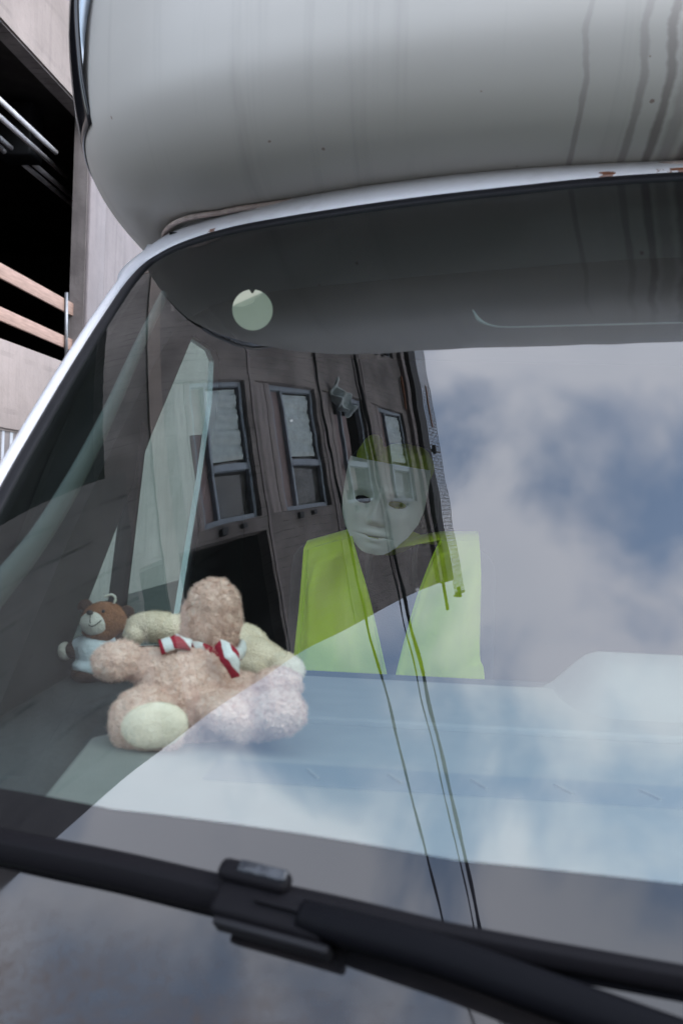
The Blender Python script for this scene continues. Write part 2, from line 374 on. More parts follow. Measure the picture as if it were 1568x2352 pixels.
def sweep(name, path, prof, material, parent=None, upv=None, closed=True, scale=None, cap=True, smooth=True):
    path = np.asarray(path, float); prof = np.asarray(prof, float); n = len(path)
    T = np.gradient(path, axis=0); T /= np.linalg.norm(T, axis=1, keepdims=True)
    U = np.tile(np.array([0, 0, 1.0]), (n, 1)) if upv is None else np.broadcast_to(np.asarray(upv, float), (n, 3))
    S = np.cross(T, U); S /= np.linalg.norm(S, axis=1, keepdims=True); V = np.cross(S, T)
    sc_ = np.ones(n) if scale is None else np.asarray(scale)
    P = path[:, None]+(S[:, None]*prof[None, :, :1]+V[:, None]*prof[None, :, 1:2])*sc_[:, None, None]
    a, b = P.shape[:2]; idx = np.arange(a*b).reshape(a, b); i2 = np.hstack([idx, idx[:, :1]]) if closed else idx
    f = np.stack([i2[:-1, :-1], i2[1:, :-1], i2[1:, 1:], i2[:-1, 1:]], -1).reshape(-1, 4).tolist()
    if cap and closed: f += [idx[0].tolist(), idx[-1][::-1].tolist()]
    return mesh(name, P.reshape(-1, 3), f, material, parent, smooth)
def circ(r, n=10, ry=None):
    a = np.linspace(0, 2*np.pi, n, endpoint=False); return np.stack([np.cos(a)*r, np.sin(a)*(ry or r)], 1)
def tube(name, path, r, material, parent=None, n=10, scale=None):
    p = np.asarray(path, float); d = np.abs(p[-1]-p[0]); u = (0, 0, 1) if d[2] < .9*np.linalg.norm(d) else (0, 1, .01)
    return sweep(name, p, circ(r, n), material, parent, upv=u, scale=scale)
def ellipsoids(name, parts, material, parent=None, voxel=.0025, lump=0.0, lscale=160.0, fine=0.0, sm=6):
    """one continuous stuffed shape: ellipsoids (centre, radii, euler) fused, then given a pile"""
    bm = bmesh.new()
    for c, r, e in parts:
        M = Matrix.Translation(Vector(c)) @ Matrix.Rotation(e[2], 4, 'Z') @ Matrix.Rotation(e[1], 4, 'Y') @ Matrix.Rotation(e[0], 4, 'X') @ Matrix.Diagonal((*r, 1))
        bmesh.ops.create_icosphere(bm, subdivisions=4, radius=1.0, matrix=M)
    me = bpy.data.meshes.new('tmp'); bm.to_mesh(me); bm.free(); o = bpy.data.objects.new('tmp', me); C.objects.link(o)
    md = o.modifiers.new('r', 'REMESH'); md.mode = 'VOXEL'; md.voxel_size = voxel
    m2 = o.modifiers.new('s', 'SMOOTH'); m2.iterations = sm; m2.factor = .5
    dg = bpy.context.evaluated_depsgraph_get(); me2 = bpy.data.meshes.new_from_object(o.evaluated_get(dg)); bpy.data.objects.remove(o); bpy.data.meshes.remove(me)
    if lump:
        nv_ = len(me2.vertices); co = np.empty(nv_*3); me2.vertices.foreach_get('co', co); co = co.reshape(-1, 3)
        no = np.empty(nv_*3); me2.vertices.foreach_get('normal', no); no = no.reshape(-1, 3)
        off = np.empty(nv_)
        for i in range(nv_):
            q = Vector(co[i]); q2 = q*lscale + mnoise.noise_vector(q*lscale*.8)*.6
            off[i] = (.55-mnoise.voronoi(q2)[0][0])*lump + mnoise.noise(q*25)*lump*.8 + (mnoise.noise(q*lscale*2.3)*fine if fine else 0)
        me2.vertices.foreach_set('co', (co+no*off[:, None]).ravel()); me2.update()
    me2.name = name; me2.transform(Matrix.Translation((0, 0, Z0)))
    me2.materials.clear(); me2.materials.append(MATS[material]); me2.polygons.foreach_set('use_smooth', [True]*len(me2.polygons))
    return link(name, me2, parent)

def pile(src, count, length, width, material, curl=.6, name='pile', sh=0):
    """fibres standing out of a stuffed shape, joined as one part"""
    me = src.data; r_ = np.random.default_rng(count+sh)
    me.calc_loop_triangles(); nt_ = len(me.loop_triangles)
    tv = np.empty(nt_*3, np.int32); me.loop_triangles.foreach_get('vertices', tv); tv = tv.reshape(-1, 3)
    co = np.empty(len(me.vertices)*3); me.vertices.foreach_get('co', co); co = co.reshape(-1, 3)
    no = np.empty(len(me.vertices)*3); me.vertices.foreach_get('normal', no); no = no.reshape(-1, 3)
    A, B, D = co[tv[:, 0]], co[tv[:, 1]], co[tv[:, 2]]
    ar = np.linalg.norm(np.cross(B-A, D-A), axis=1); pick = r_.choice(nt_, count, p=ar/ar.sum())
    u = r_.random((count, 2)); fl = u.sum(1) > 1; u[fl] = 1-u[fl]
    P = A[pick]+(B-A)[pick]*u[:, :1]+(D-A)[pick]*u[:, 1:]
    Nn = no[tv[pick, 0]]+no[tv[pick, 1]]+no[tv[pick, 2]]; Nn /= np.linalg.norm(Nn, axis=1, keepdims=True)
    fld = np.stack([np.sin(P@np.array([310, 170, 90.])+k*2.1)+np.sin(P@np.array([-140, 260, 330.])+k) for k in range(3)], 1)*.5
    d1 = Nn+curl*(fld+r_.normal(size=(count, 3))*.45); d1 /= np.linalg.norm(d1, axis=1, keepdims=True)
    d2 = d1*.35+np.cross(d1, Nn)*curl*1.2+r_.normal(size=(count, 3))*.35*curl-np.array([0, 0, .25]); d2 /= np.linalg.norm(d2, axis=1, keepdims=True)
    Ln = length*(.55+.9*r_.random((count, 1)))
    S_ = np.cross(d1, r_.normal(size=(count, 3))); S_ /= np.linalg.norm(S_, axis=1, keepdims=True); S_ *= width/2
    p0, p1, p2 = P-Nn*.0004, P+d1*Ln*.55, P+d1*Ln*.55+d2*Ln*.5
    V = np.stack([p0-S_, p0+S_, p1-S_*.8, p1+S_*.8, p2], 1).reshape(-1, 3); b0 = np.arange(count)*5
    m2 = bpy.data.meshes.new(name)
    Fq = np.stack([b0, b0+1, b0+3, b0+2], 1); Ft = np.stack([b0+2, b0+3, b0+4], 1)
    m2.from_pydata(V.tolist(), [], Fq.tolist()+Ft.tolist()); m2.materials.append(MATS[material])
    o = bpy.data.objects.new(name, m2); C.objects.link(o); o.parent = src; o['kind'] = 'stuff'   # the source mesh carries the same space
    return o

# ================================================================ GROUND
g = mesh('ground', [(-400, -400, -1.6), (400, -400, -1.6), (400, 400, -1.6), (-400, 400, -1.6)], [(0, 1, 2, 3)], 'asphalt', smooth=False); tag(g, kind='structure', label='grey asphalt yard')

# ================================================================ MOTORHOME
van = empty('motorhome', (XC, 1.5, -1.6), 'white motorhome with weathered over-cab nose and large raked windscreen', 'motorhome')
# --- windscreen glass
def frit_S(x):                              # edge of the black border, symmetric about the centre line
    d = XC-np.abs(np.asarray(x)-XC); return np.interp(d, [-.5, -.40, -.324, -.219, -.075, .023, .152, .42], [-.16, -.20, -.231, -.262, -.292, -.313, -.328, -.337])
BL = [(-.455, -.50), (-.475, -.35), (-.484, -.1), (-.485, .171), (-.482, .30), (-.480, .458), (-.479, .60), (-.478, .69), (-.468, .752), (-.445, .775), (-.405, .779), (-.326, .752), (-.230, .706), (-.141, .671), (-.03, .641), (.086, .622), (.20, .618), (.30, .617), (XC, .617)]
BL = np.array(BL)
left = cr_spline(BL, 260)
bound = np.vstack([left, np.stack([2*XC-left[-2::-1, 0], left[-2::-1, 1]], 1)])      # from lower left, over the top, to lower right
def top_S(x):
    d = XC-np.abs(np.asarray(x)-XC); l = left[left[:, 1] > .69]; l2 = left[np.argmax(left[:, 1]):]
    return np.interp(d, np.concatenate([[-.60, -.479], l2[:, 0]]), np.concatenate([[.69, .71], l2[:, 1]]))
nx, ns = 420, 260
xs = np.linspace(-.492, 2*XC+.492, nx)
vv = np.linspace(0, 1, ns)
X, Vv = np.meshgrid(xs, vv, indexing='ij')
Sb = frit_S(X); St = top_S(X)+.008
Sg = Sb+(St-Sb)*Vv
ripple = 0.9e-5*(np.sin(X*95+np.sin(Sg*31)*1.4)*np.sin(Sg*70+1.3*np.sin(X*40)))+0.5e-5*np.sin(Sg*120+X*15)
G = glass(X, Sg, ripple)
grid('windscreen', G, 'windscreen', van, flip=True)
vv2 = np.linspace(0, 1, 60); X2, V2 = np.meshgrid(xs, vv2, indexing='ij')
Sb2 = np.full_like(X2, -.53); Sg2 = Sb2+(frit_S(X2)-Sb2)*V2
rip2 = 0.9e-5*(np.sin(X2*95+np.sin(Sg2*31)*1.4)*np.sin(Sg2*70+1.3*np.sin(X2*40)))+0.5e-5*np.sin(Sg2*120+X2*15)
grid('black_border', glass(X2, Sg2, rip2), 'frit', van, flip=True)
# --- rubber seal and white surround follow the edge of the glass
def edge_frame(bd):
    T = np.gradient(bd, axis=0); T /= np.linalg.norm(T, axis=1, keepdims=True)
    return np.stack([-T[:, 1], T[:, 0]], 1)   # outward in (x, S)
outw = edge_frame(bound)
def edge_strip(name, prof, material, wfun=None):
    P = []
    for o_, n_ in prof:
        k = np.ones(len(bound)) if wfun is None else wfun
        q = bound+outw*(o_*k)[:, None]
        P.append(glass(q[:, 0], q[:, 1], np.full(len(q), n_)))
    return grid(name, np.stack(P, 1), material, van)
edge_strip('windscreen_seal', [(-.018, -.012), (-.0185, .0015), (-.0165, .0032), (-.006, .0042), (.001, .003), (.002, -.012)], 'rubber')
edge_strip('header_lining', [(.0025, -.013), (.0025, -.05), (.0025, -.11)], 'cabin_lining')
hz = np.clip((bound[:, 1]-.70)/.07, 0, 1)*np.clip((.47-np.abs(0-(np.abs(bound[:, 0]-XC)-XC)))/.06, 0, 1)
topness = np.clip(-(T_ := np.abs(np.gradient(bound[:, 1])/np.maximum(1e-9, np.hypot(np.gradient(bound[:, 0]), np.gradient(bound[:, 1])))))+.93, 0, .25)/.25
k_ = np.convolve(np.pad(topness, 15, mode='edge'), np.ones(31)/31, 'valid')
wf = .021+.086*k_
edge_strip('windscreen_surround', [(0, -.012), (0.0, .004), (.12, .0075), (.5, .010), (.85, .0075), (1.0, -.002), (1.06, -.03), (.9, -.09)], 'frame_white', wf)
# --- over-cab nose: a rounded profile carried round a bowed plan
PL = [(XC, 1.128), (.30, 1.131), (.184, 1.141), (.028, 1.170), (-.138, 1.217), (-.30, 1.277), (-.435, 1.356), (-.54, 1.468), (-.602, 1.61), (-.64, 1.80), (-.660, 2.10), (-.667, 2.4), (-.67, 2.8), (-.67, 3.3), (-.67, 4.0), (-.67, 4.8), (-.67, 5.6), (-.67, 6.4)]
pl = cr_spline(PL, 240)
plan = np.vstack([pl[::-1], np.stack([2*XC-pl[1:, 0], pl[1:, 1]], 1)])
Tn = np.gradient(plan, axis=0); Tn /= np.linalg.norm(Tn, axis=1, keepdims=True)
inn = np.stack([Tn[:, 1], -Tn[:, 0]], 1)    # towards the inside of the vehicle
if (inn[len(plan)//2]@np.array([0, 1.0])) < 0: inn = -inn
PR = [(.30, .4478), (.24, .4472), (.20, .447), (.165, .4495), (.122, .457), (.078, .474), (.040, .504), (.012, .548), (.002, .600), (0, .66), (.004, .74), (.02, .83), (.055, .91), (.11, .965), (.18, .99), (.30, 1.0)]
pr = cr_spline(PR, 90)
Pn = np.stack([np.concatenate([plan+inn*o_, np.full((len(plan), 1), z_)], 1) for o_, z_ in pr], 1)
alc = grid('overcab_nose', Pn, 'gelcoat', van, flip=True)
rim_ = np.concatenate([plan+inn*.30, np.full((len(plan), 1), .999)], 1)
mesh('overcab_roof', rim_, [list(range(len(rim_)))], 'body_white', van, smooth=False)
und = np.concatenate([plan+inn*.29, np.full((len(plan), 1), .4485)], 1)
mesh('overcab_floor', und, [list(range(len(und)))], 'cabin_lining', van, smooth=False)
# sealant where nose and surround meet
so = np.interp(np.abs(plan[:, 0]-XC), [.0, .1, .4, .78, .9, 1.02], [.158, .162, .214, .205, .19, .14])
sb = np.concatenate([plan+inn*so[:, None], np.full((len(plan), 1), .4465)], 1)
sel = (sb[:, 1] < 1.70)
sweep('sealant_bead', sb[sel]-np.array([0, 0, .0045]), circ(.0042, 10), 'sealant', van)
# dark trim strip round the nose side
tr_i = [i for i in range(len(plan)) if plan[i, 0] < XC and 1.47 < plan[i, 1] < 2.05]
tz = np.linspace(.56, .93, 30); to = np.interp(tz, [z for o, z in pr[30:]], [o for o, z in pr[30:]])-.030*np.clip((tz-.56)/.22, 0, 1)
Pt = np.stack([np.concatenate([plan[tr_i]+inn[tr_i]*o_, np.full((len(tr_i), 1), z_)], 1) for o_, z_ in zip(to, tz)], 1)
grid('side_trim', Pt, 'tinted', van, thick=.006)
# --- cab sides with windows
def wx(y): return -.4145-.055*y
def side_pt(px, py):
    d = ray(px, py); t = -.4145/(d[0]+.055*d[1]); return d*t
hole = [side_pt(*q) for q in [(137, 1486), (205, 1320), (268, 1160), (330, 1000), (428, 772), (452, 785), (482, 806), (491, 830), (487, 920), (462, 1100), (412, 1410), (405, 1480)]]
def cab_side(mirror):
    bm = bmesh.new()
    outer = [(1.74, .445), (1.38, .22), (1.16, .03), (.86, -.26), (.74, -.36), (.74, -1.25), (2.95, -1.25), (2.95, .455)]
    f = lambda x, y, z: (2*XC-x if mirror else x, y, z)
    vo = [bm.verts.new(f(wx(y), y, z)) for y, z in outer]; vi = [bm.verts.new(f(*h)) for h in hole]
    es = [bm.edges.new((vs[i], vs[(i+1) % len(vs)])) for vs in (vo, vi) for i in range(len(vs))]
    bmesh.ops.triangle_fill(bm, edges=es, use_beauty=True)
    return bm
for mir in (False, True):
    o = bm_obj('cab_side', cab_side(mir), 'body_white', van); md = o.modifiers.new('t', 'SOLIDIFY'); md.thickness = .012; md.offset = -1 if not mir else 1
    o2 = bm_obj('door_lining', cab_side(mir), 'door_trim', van); o2.data.transform(Matrix.Translation((-.014 if mir else .014, 0, 0)))
    hv = [(2*XC-h[0], h[1], h[2]) if mir else tuple(h) for h in hole]
    mesh('side_window', hv, [list(range(len(hv)))], 'side_glass', van, smooth=False)
    dv = [side_pt(300, 1075)+np.array([.006, 0, 0]), side_pt(248, 1500)+np.array([.006, 0, 0])]
    if mir: dv = [np.array([2*XC-d[0], d[1], d[2]]) for d in dv]
    sweep('window_divider', np.array([dv[0]+(dv[0]-dv[1])*.25, dv[0], dv[1]]), [(-.010, -.018), (.010, -.018), (.010, .018), (-.010, .018)], 'cabin_lining', van, upv=(0, 1, 0))
# inner pillar trim behind the glass edge
ptp = [on_glass(*q)[2]*1.055 for q in [(376, 680), (318, 800), (262, 925), (205, 1040), (150, 1140), (80, 1250), (0, 1350), (-120, 1500)]]
sweep('pillar_trim', cr_spline(ptp, 60), circ(.0075, 10, .012), 'pillar_trim', van, upv=(0, -.5, .8), scale=np.linspace(.75, 1.5, 60))
sweep('pillar_trim', cr_spline([(2*XC-q[0], q[1], q[2]) for q in ptp], 60), circ(.0075, 10, .012), 'pillar_trim', van, upv=(0, -.5, .8), scale=np.linspace(.75, 1.5, 60))
# cab interior shell
hx_ = np.linspace(-.44, 2*XC+.44, 41); hp_ = glass(hx_, top_S(hx_)); hl = [(q[0], q[1]+.05, .425) for q in hp_]+[(2*XC+.55, 1.8, .425), (2*XC+.56, 3.0, .425), (-.56, 3.0, .425), (-.50, 1.8, .425)]
mesh('headliner', hl, [list(range(len(hl)))], 'cabin_lining', van, smooth=False)
mesh('cab_floor', [(-.45, .8, -1.1), (2*XC+.45, .8, -1.1), (2*XC+.56, 3.0, -1.1), (-.56, 3.0, -1.1)], [(0, 1, 2, 3)], 'cabin_lining', van, smooth=False)
mesh('cab_partition', [(-.57, 2.96, -1.2), (2*XC+.57, 2.96, -1.2), (2*XC+.57, 2.96, .45), (-.57, 2.96, .45)], [(0, 1, 2, 3)], 'cabin_lining', van, smooth=False)
# living box behind, lower body, bonnet, wheels
box('living_box', (XC, 4.7, -.36), (2.18, 3.44, 1.66), 'body_white', van, bev=.04)
bp_ = []
for xx in np.linspace(-.56, 2*XC+.56, 41):
    u_ = (xx-XC)/.97
    base = glass(np.array([np.clip(xx, -.48, 2*XC+.48)]), np.array([-.50]))[0]
    row = []
    for k in np.linspace(0, 1, 24):
        yy = base[1]*(1-k)+(.10+.22*u_**4)*k
        zz = base[2]-.005-.05*k-.40*k**2.2-.10*u_**6*k
        row.append((xx, yy, zz))
    row += [(xx, .10+.22*u_**4+.005, -1.0), (xx, .13+.22*u_**4, -1.25)]
    bp_.append(row)
grid('bonnet', np.array(bp_), 'bumper_grey', van, flip=True)
box('front_bumper', (XC, .26, -1.12), (1.84, .34, .28), 'bumper_grey', van, bev=.05)
for xx in (XC-.9, XC+.9):
    for yy in (1.15, 4.8):
        o = bm_obj('wheel', (lambda b: (bmesh.ops.create_cone(b, cap_ends=True, segments=40, radius1=.33, radius2=.33, depth=.22, matrix=Matrix.Translation((xx, yy, -1.27)) @ Matrix.Rotation(R(90), 4, 'Y')), b)[1])(bmesh.new()), 'tyre', van)
        bm_obj('rim', (lambda b: (bmesh.ops.create_cone(b, cap_ends=True, segments=32, radius1=.2, radius2=.17, depth=.24, matrix=Matrix.Translation((xx, yy, -1.27)) @ Matrix.Rotation(R(90), 4, 'Y')), b)[1])(bmesh.new()), 'rim', o)
# --- dashboard
ZD = -.252
def dash_z(px, py, z=ZD):
    d = ray(px, py); return d*(z/d[2])
def prism(name, poly, z0, z1, material, parent, bev=.004):
    bm = bmesh.new(); vs = [bm.verts.new((x_, y_, z0)) for x_, y_ in poly]; f_ = bm.faces.new(vs)
    if f_.normal.z < 0: f_.normal_flip()
    bm.faces.ensure_lookup_table(); ex = bmesh.ops.extrude_face_region(bm, geom=bm.faces[:])
    for v_ in [e for e in ex['geom'] if isinstance(e, bmesh.types.BMVert)]: v_.co.z = z1
    bmesh.ops.recalc_face_normals(bm, faces=bm.faces[:])
    if bev: bmesh.ops.bevel(bm, geom=bm.edges[:], offset=bev, segments=2, affect='EDGES', profile=.5)
    return bm_obj(name, bm, material, parent, smooth=False)
dfx = np.array([-.455, -.40, -.307, -.122, -.046, .145, .30, XC]); dfy = np.array([.875, .81, .745, .67, .642, .60, .585, .58])
dpoly = [(a, b) for a, b in zip(dfx, dfy)]+[(2*XC-a, b) for a, b in zip(dfx[-2::-1], dfy[-2::-1])]+[(2*XC+.47, 1.50), (-.47, 1.50)]
dash = prism('dashboard', dpoly, -.60, -.257, 'dash_dark', van, bev=.01)
# side pod, rising towards the door
podp = [(-.462, .80, -.262), (-.30, .78, -.262), (-.355, 1.08, -.262), (-.33, 1.22, -.262), (-.33, 1.40, -.262), (-.475, 1.40, -.262)]
pt_ = [(-.455, .82, -.250), (-.335, .84, -.250), (-.382, 1.06, -.242), (-.350, 1.15, -.231), (-.34, 1.36, -.232), (-.468, 1.36, -.236)]
for s_ in (0, 1):
    fz = lambda P: [(2*XC-q[0], q[1], q[2]) if s_ else q for q in P]
    o = mesh('dash_end_pod', fz(podp)+fz(pt_), [(6, 7, 8, 9, 10, 11)]+[(i, (i+1) % 6, 6+(i+1) % 6, 6+i) for i in range(6)], 'dash_dark', dash, smooth=False)
    md = o.modifiers.new('b', 'BEVEL'); md.width = .008; md.segments = 3
# pale top pad, front strip and raised rear step
A1, A2 = dash_z(96, 1832), dash_z(210, 1692); A3 = dash_z(275, 1678)
ms_ = lambda x_: 2*XC-x_
prism('dash_top_pad', [(A1[0]-.01, A1[1]-.06), (A1[0], A1[1]), (A2[0], A2[1]), (A3[0], A3[1]), (-.28, 1.12), (ms_(-.28), 1.12), (ms_(A3[0]), A3[1]), (ms_(A2[0]), A2[1]), (ms_(A1[0]), A1[1]), (ms_(A1[0]-.01), A1[1]-.06), (XC, .60)], -.262, ZD, 'dash_pad', dash)
prism('dash_rear_pad', [(-.27, 1.127), (-.25, 1.40), (ms_(-.25), 1.40), (ms_(-.27), 1.127)], -.262, ZD+.004, 'dash_pad', dash, bev=.008)
prism('demister_grille', [(-.195, .868), (-.195, .935), (ms_(-.195), .935), (ms_(-.195), .868)], -.256, ZD+.0015, 'dash_slot', dash, bev=.0006)
for i in range(19):
    box('vent_slat', (-.10+i*.075, .9, ZD+.002), (.0022, .03, .003), 'dash_pad', dash, rot=Matrix.Rotation(R(25), 3, 'Z'))
hump = [(.20, 1.17), (.245, 1.17), (.245, 1.40), (.20, 1.40)]
Hx, Hy = np.meshgrid(np.linspace(.12, 1.0, 60), np.linspace(1.15, 1.44, 24), indexing='ij')
hx = np.clip(np.minimum((Hx-.155)/.085, (.97-Hx)/.085), 0, 1); hx = hx*hx*(3-2*hx)
hy = np.clip((Hy-1.16)/.20, 0, 1); hy = hy*hy*(3-2*hy)
grid('instrument_hood', np.stack([Hx, Hy, -.262+.004+.056*hx*hy], -1), 'dash_pad', dash, thick=.004)
# steering wheel
a_ = np.linspace(0, 2*np.pi, 49); sw = np.stack([.90+.19*np.cos(a_), 1.55+.19*np.sin(a_)*math.sin(R(32)), -.30+.19*np.sin(a_)*math.cos(R(32))], 1)
swo = tube('steering_wheel', sw, .014, 'seat_cloth', van); tube('steering_column', [(.90, 1.36, -.42), (.90, 1.56, -.30)], .03, 'seat_cloth', van)
for s_ in (-1, 1): tube('spoke', [(.90, 1.55, -.30), (.90+s_*.185, 1.55, -.30)], .014, 'seat_cloth', swo)
# seats
def seat(cx):
    s = bm_obj('seat', box_bm((cx, 2.26, -.48), (.47, .15, .78), .06, 4, Matrix.Rotation(R(-9), 3, 'X')), 'seat_cloth', van, True)
    box('seat_cushion', (cx, 2.02, -.74), (.48, .50, .16), 'seat_cloth', s, bev=.06, seg=4)
    box('headrest', (cx, 2.20, .025), (.20, .10, .20), 'seat_cloth', s, bev=.045, seg=4)
    box('seat_base', (cx, 2.05, -.96), (.40, .45, .30), 'seat_cloth', s)
    for q in (-.05, .05): tube('headrest_post', [(cx+q, 2.22, -.18), (cx+q, 2.21, .0)], .007, 'galvanised', s)
    return s
SX = at(893, 1300, 2.1)[0]
seat(SX); seat(2*XC-SX)
tube('seat_belt', cr_spline([at(452, 1000, 2.62), at(468, 1180, 2.62), at(430, 1420, 2.55)], 20), .02, 'belt', van)
# sun visor with a pale piped edge, folded against the headliner
vz = [on_glass(*q)[2]*1.09 for q in [(1085, 712), (1100, 735), (1130, 748), (1180, 751), (1380, 746), (1568, 741), (1800, 735)]]
tube('visor_piping', cr_spline(vz, 60), .0014, 'piping', van, n=6, scale=np.interp(np.arange(60), [0, 8, 18, 26, 59], [.5, 1.5, .9, .45, .4]))
# --- wipers
def gp(px, py, off):                        # on that line of sight, off metres in front of the glass
    x_, s_, P_ = on_glass(px, py); n_ = glass(np.array([x_]), np.array([s_]), np.array([1.0]))[0]-P_; d_ = ray(px, py)
    return P_-d_*off/abs(d_@n_)
def gpath(pts, off, n=50): return cr_spline([gp(a, b, o) for (a, b), o in zip(pts, np.broadcast_to(off, len(pts)))], n)
wip = mesh('wiper', [(0, 0, 0)], [], 'wiper_plastic', van) if False else None
bladep = gpath([(-330, 1868), (0, 1937), (260, 1990), (520, 2050), (784, 2096), (1134, 2166), (1568, 2245), (2050, 2330)], .011, 90)
aer = np.array([(-.0125, -.009), (-.0125, .0005), (-.010, .0035), (-.004, .0072), (.001, .0085), (.004, .0075), (.0085, .0012), (.0120, -.002), (.0125, -.009)])
bsc = np.interp(np.arange(90), [0, 45, 60, 90], [.9, .9, .56, .54])
blade = sweep('wiper_blade', bladep, aer, 'wiper_plastic', van, upv=nv, scale=bsc)
sweep('rubber_lip', bladep-nv*.0085, [(-.003, -.004), (.003, -.004), (.0045, .003), (-.0045, .003)], 'rubber', blade, upv=nv)
armp = gpath([(690, 2100), (784, 2128), (1000, 2190), (1250, 2280), (1568, 2396), (1800, 2480), (2300, 2660)], [.022, .024, .026, .027, .028, .028, .024], 70)
arm = sweep('wiper_arm', armp, [(-.0135, -.008), (-.0135, .003), (-.010, .0065), (-.003, .0078), (.004, .0065), (.011, .002), (.0135, -.006)], 'wiper_arm', van, upv=nv, scale=np.concatenate([np.linspace(.66, .78, 20), np.linspace(.78, .84, 50)]))
# clip that joins arm and blade
c0, c1 = gp(505, 2040, .017), gp(770, 2108, .017)
ax = (c1-c0)/np.linalg.norm(c1-c0); zz = nv-ax*(nv@ax); zz /= np.linalg.norm(zz); yy = np.cross(zz, ax)
RM = Matrix((ax, yy, zz)).transposed()
mid = (c0+c1)/2; LN = np.linalg.norm(c1-c0)
clip = box('wiper_clip', mid-yy*.004-zz*.002, (LN, .026, .014), 'wiper_plastic', van, bev=.005, rot=RM, seg=3)
box('clip_housing', mid-ax*LN*.22+yy*.010+zz*.006, (LN*.62, .014, .011), 'wiper_plastic', clip, bev=.005, rot=RM, seg=3)
box('clip_button', mid-ax*LN*.14+yy*.012+zz*.0112, (LN*.42, .008, .004), 'wiper_clip', clip, bev=.0015, rot=RM)
box('clip_skirt', mid+ax*LN*.05-yy*.019-zz*.005, (LN*.98, .006, .012), 'rubber', clip, bev=.002, rot=RM)
box('clip_rib', mid+ax*LN*.12-yy*.004+zz*.0075, (LN*.5, .004, .003), 'wiper_plastic', clip, bev=.001, rot=RM)

# ================================================================ THINGS IN THE CAB
# round disc hanging just behind the glass
bP = on_glass(580, 712)[2]*1.03; d0 = ray(580, 712); rB = 45/F*np.linalg.norm(bP)
e1 = np.cross(d0, [0, 0, 1]); e1 /= np.linalg.norm(e1); e2 = np.cross(e1, d0); na = 64; v_ = [bP]
for a in np.linspace(0, 2*np.pi, na, endpoint=False):
    rr = rB*(0.82 if abs(a-1.62) < .10 else 1.0); v_.append(bP+e1*math.cos(a)*rr+e2*math.sin(a)*rr)
o = mesh('round_disc', v_, [(0, 1+i, 1+(i+1) % na) for i in range(na)], 'badge', smooth=False); md = o.modifiers.new('t', 'SOLIDIFY'); md.thickness = .0012
tag(o, 'pale round card disc with a small notch inside the top corner of the windscreen', 'disc')

# --- big boucle bear, its back to the glass
PX = lambda n, y: n*y/F
bear = empty('teddy_bear', at(420, 1715, 1.04), 'fluffy beige teddy bear with striped scarf sitting on dashboard with its back turned', 'teddy bear')
E0 = (0, 0, 0)
by = 1.035
bbody = ellipsoids('body', [(at(432, 1592, by+.005), (.056, .052, .052), E0), (at(440, 1640, by), (.055, .05, .042), E0), (at(450, 1530, by+.01), (.042, .036, .032), E0),
    (at(330, 1655, .985), (.034, .036, .034), (0, .3, 0)), (at(345, 1668, .965), (.036, .018, .027), (0, .25, 0)),
    (at(560, 1640, .985), (.05, .032, .023), (0, .12, -.2)), (at(640, 1637, .965), (.026, .024, .022), E0),
    (at(345, 1530, 1.03), (.030, .022, .018), (0, -.25, 0)), (at(272, 1517, 1.02), (.026, .022, .0205), (0, -.1, 0)),
    (at(560, 1580, 1.04), (.034, .022, .016), (0, .1, 0)), (at(640, 1572, 1.03), (.026, .020, .017), E0)], 'boucle', bear, .0022, .0034, 150, .0007)
pile(bbody, 46000, .0042, .00042, 'boucle', .9)
bhead = ellipsoids('head', [(at(487, 1425, 1.055), (.031, .033, .037), (0, .12, 0)), (at(480, 1465, 1.06), (.030, .031, .026), E0), (at(492, 1385, 1.05), (.027, .028, .025), E0), (at(487, 1440, 1.09), (.022, .02, .02), E0)], 'boucle', bear, .002, .0036, 135, .0008)
pile(bhead, 16000, .0045, .00042, 'boucle', .95)
bsole = ellipsoids('sole', [(at(355, 1666, .948), (.0335, .012, .0225), (0, -.22, 0)), (at(338, 1670, .946), (.024, .012, .021), (0, -.2, 0))], 'sole_cream', bear, .0016, .0006, 200)
pile(bsole, 5000, .0016, .0003, 'sole_cream', .4)
# scarf
sa = np.linspace(-.15, 2*np.pi-.15, 60); sc_c = at(478, 1484, 1.06)
sp_ = np.stack([sc_c[0]+.036*np.cos(sa)*1.02, sc_c[1]+.034*np.sin(sa), sc_c[2]+.003*np.sin(sa*2)+.0015*np.sin(sa*7)-.003*np.cos(sa)], 1)
scf = sweep('scarf', sp_, circ(.005, 12, .0075), 'scarf', bear)
tail = [at(500, 1478, 1.012), at(520, 1496, 1.004), at(532, 1522, 1.0), at(541, 1556, 1.002)]
tp = cr_spline(tail, 20)
sweep('scarf_tail', tp, [(-.009, -.002), (.009, -.002), (.009, .002), (-.009, .002)], 'scarf', scf, upv=(0.1, -1, .25), scale=np.concatenate([np.linspace(.6, 1.15, 10), np.linspace(1.15, .45, 10)]))
tp2 = cr_spline([at(440, 1482, 1.018), at(405, 1476, 1.014), at(368, 1487, 1.012)], 16)
sweep('scarf_tail', tp2, [(-.008, -.002), (.008, -.002), (.008, .002), (-.008, .002)], 'scarf', scf, upv=(0.0, -1, .5), scale=np.linspace(.7, 1.0, 16))

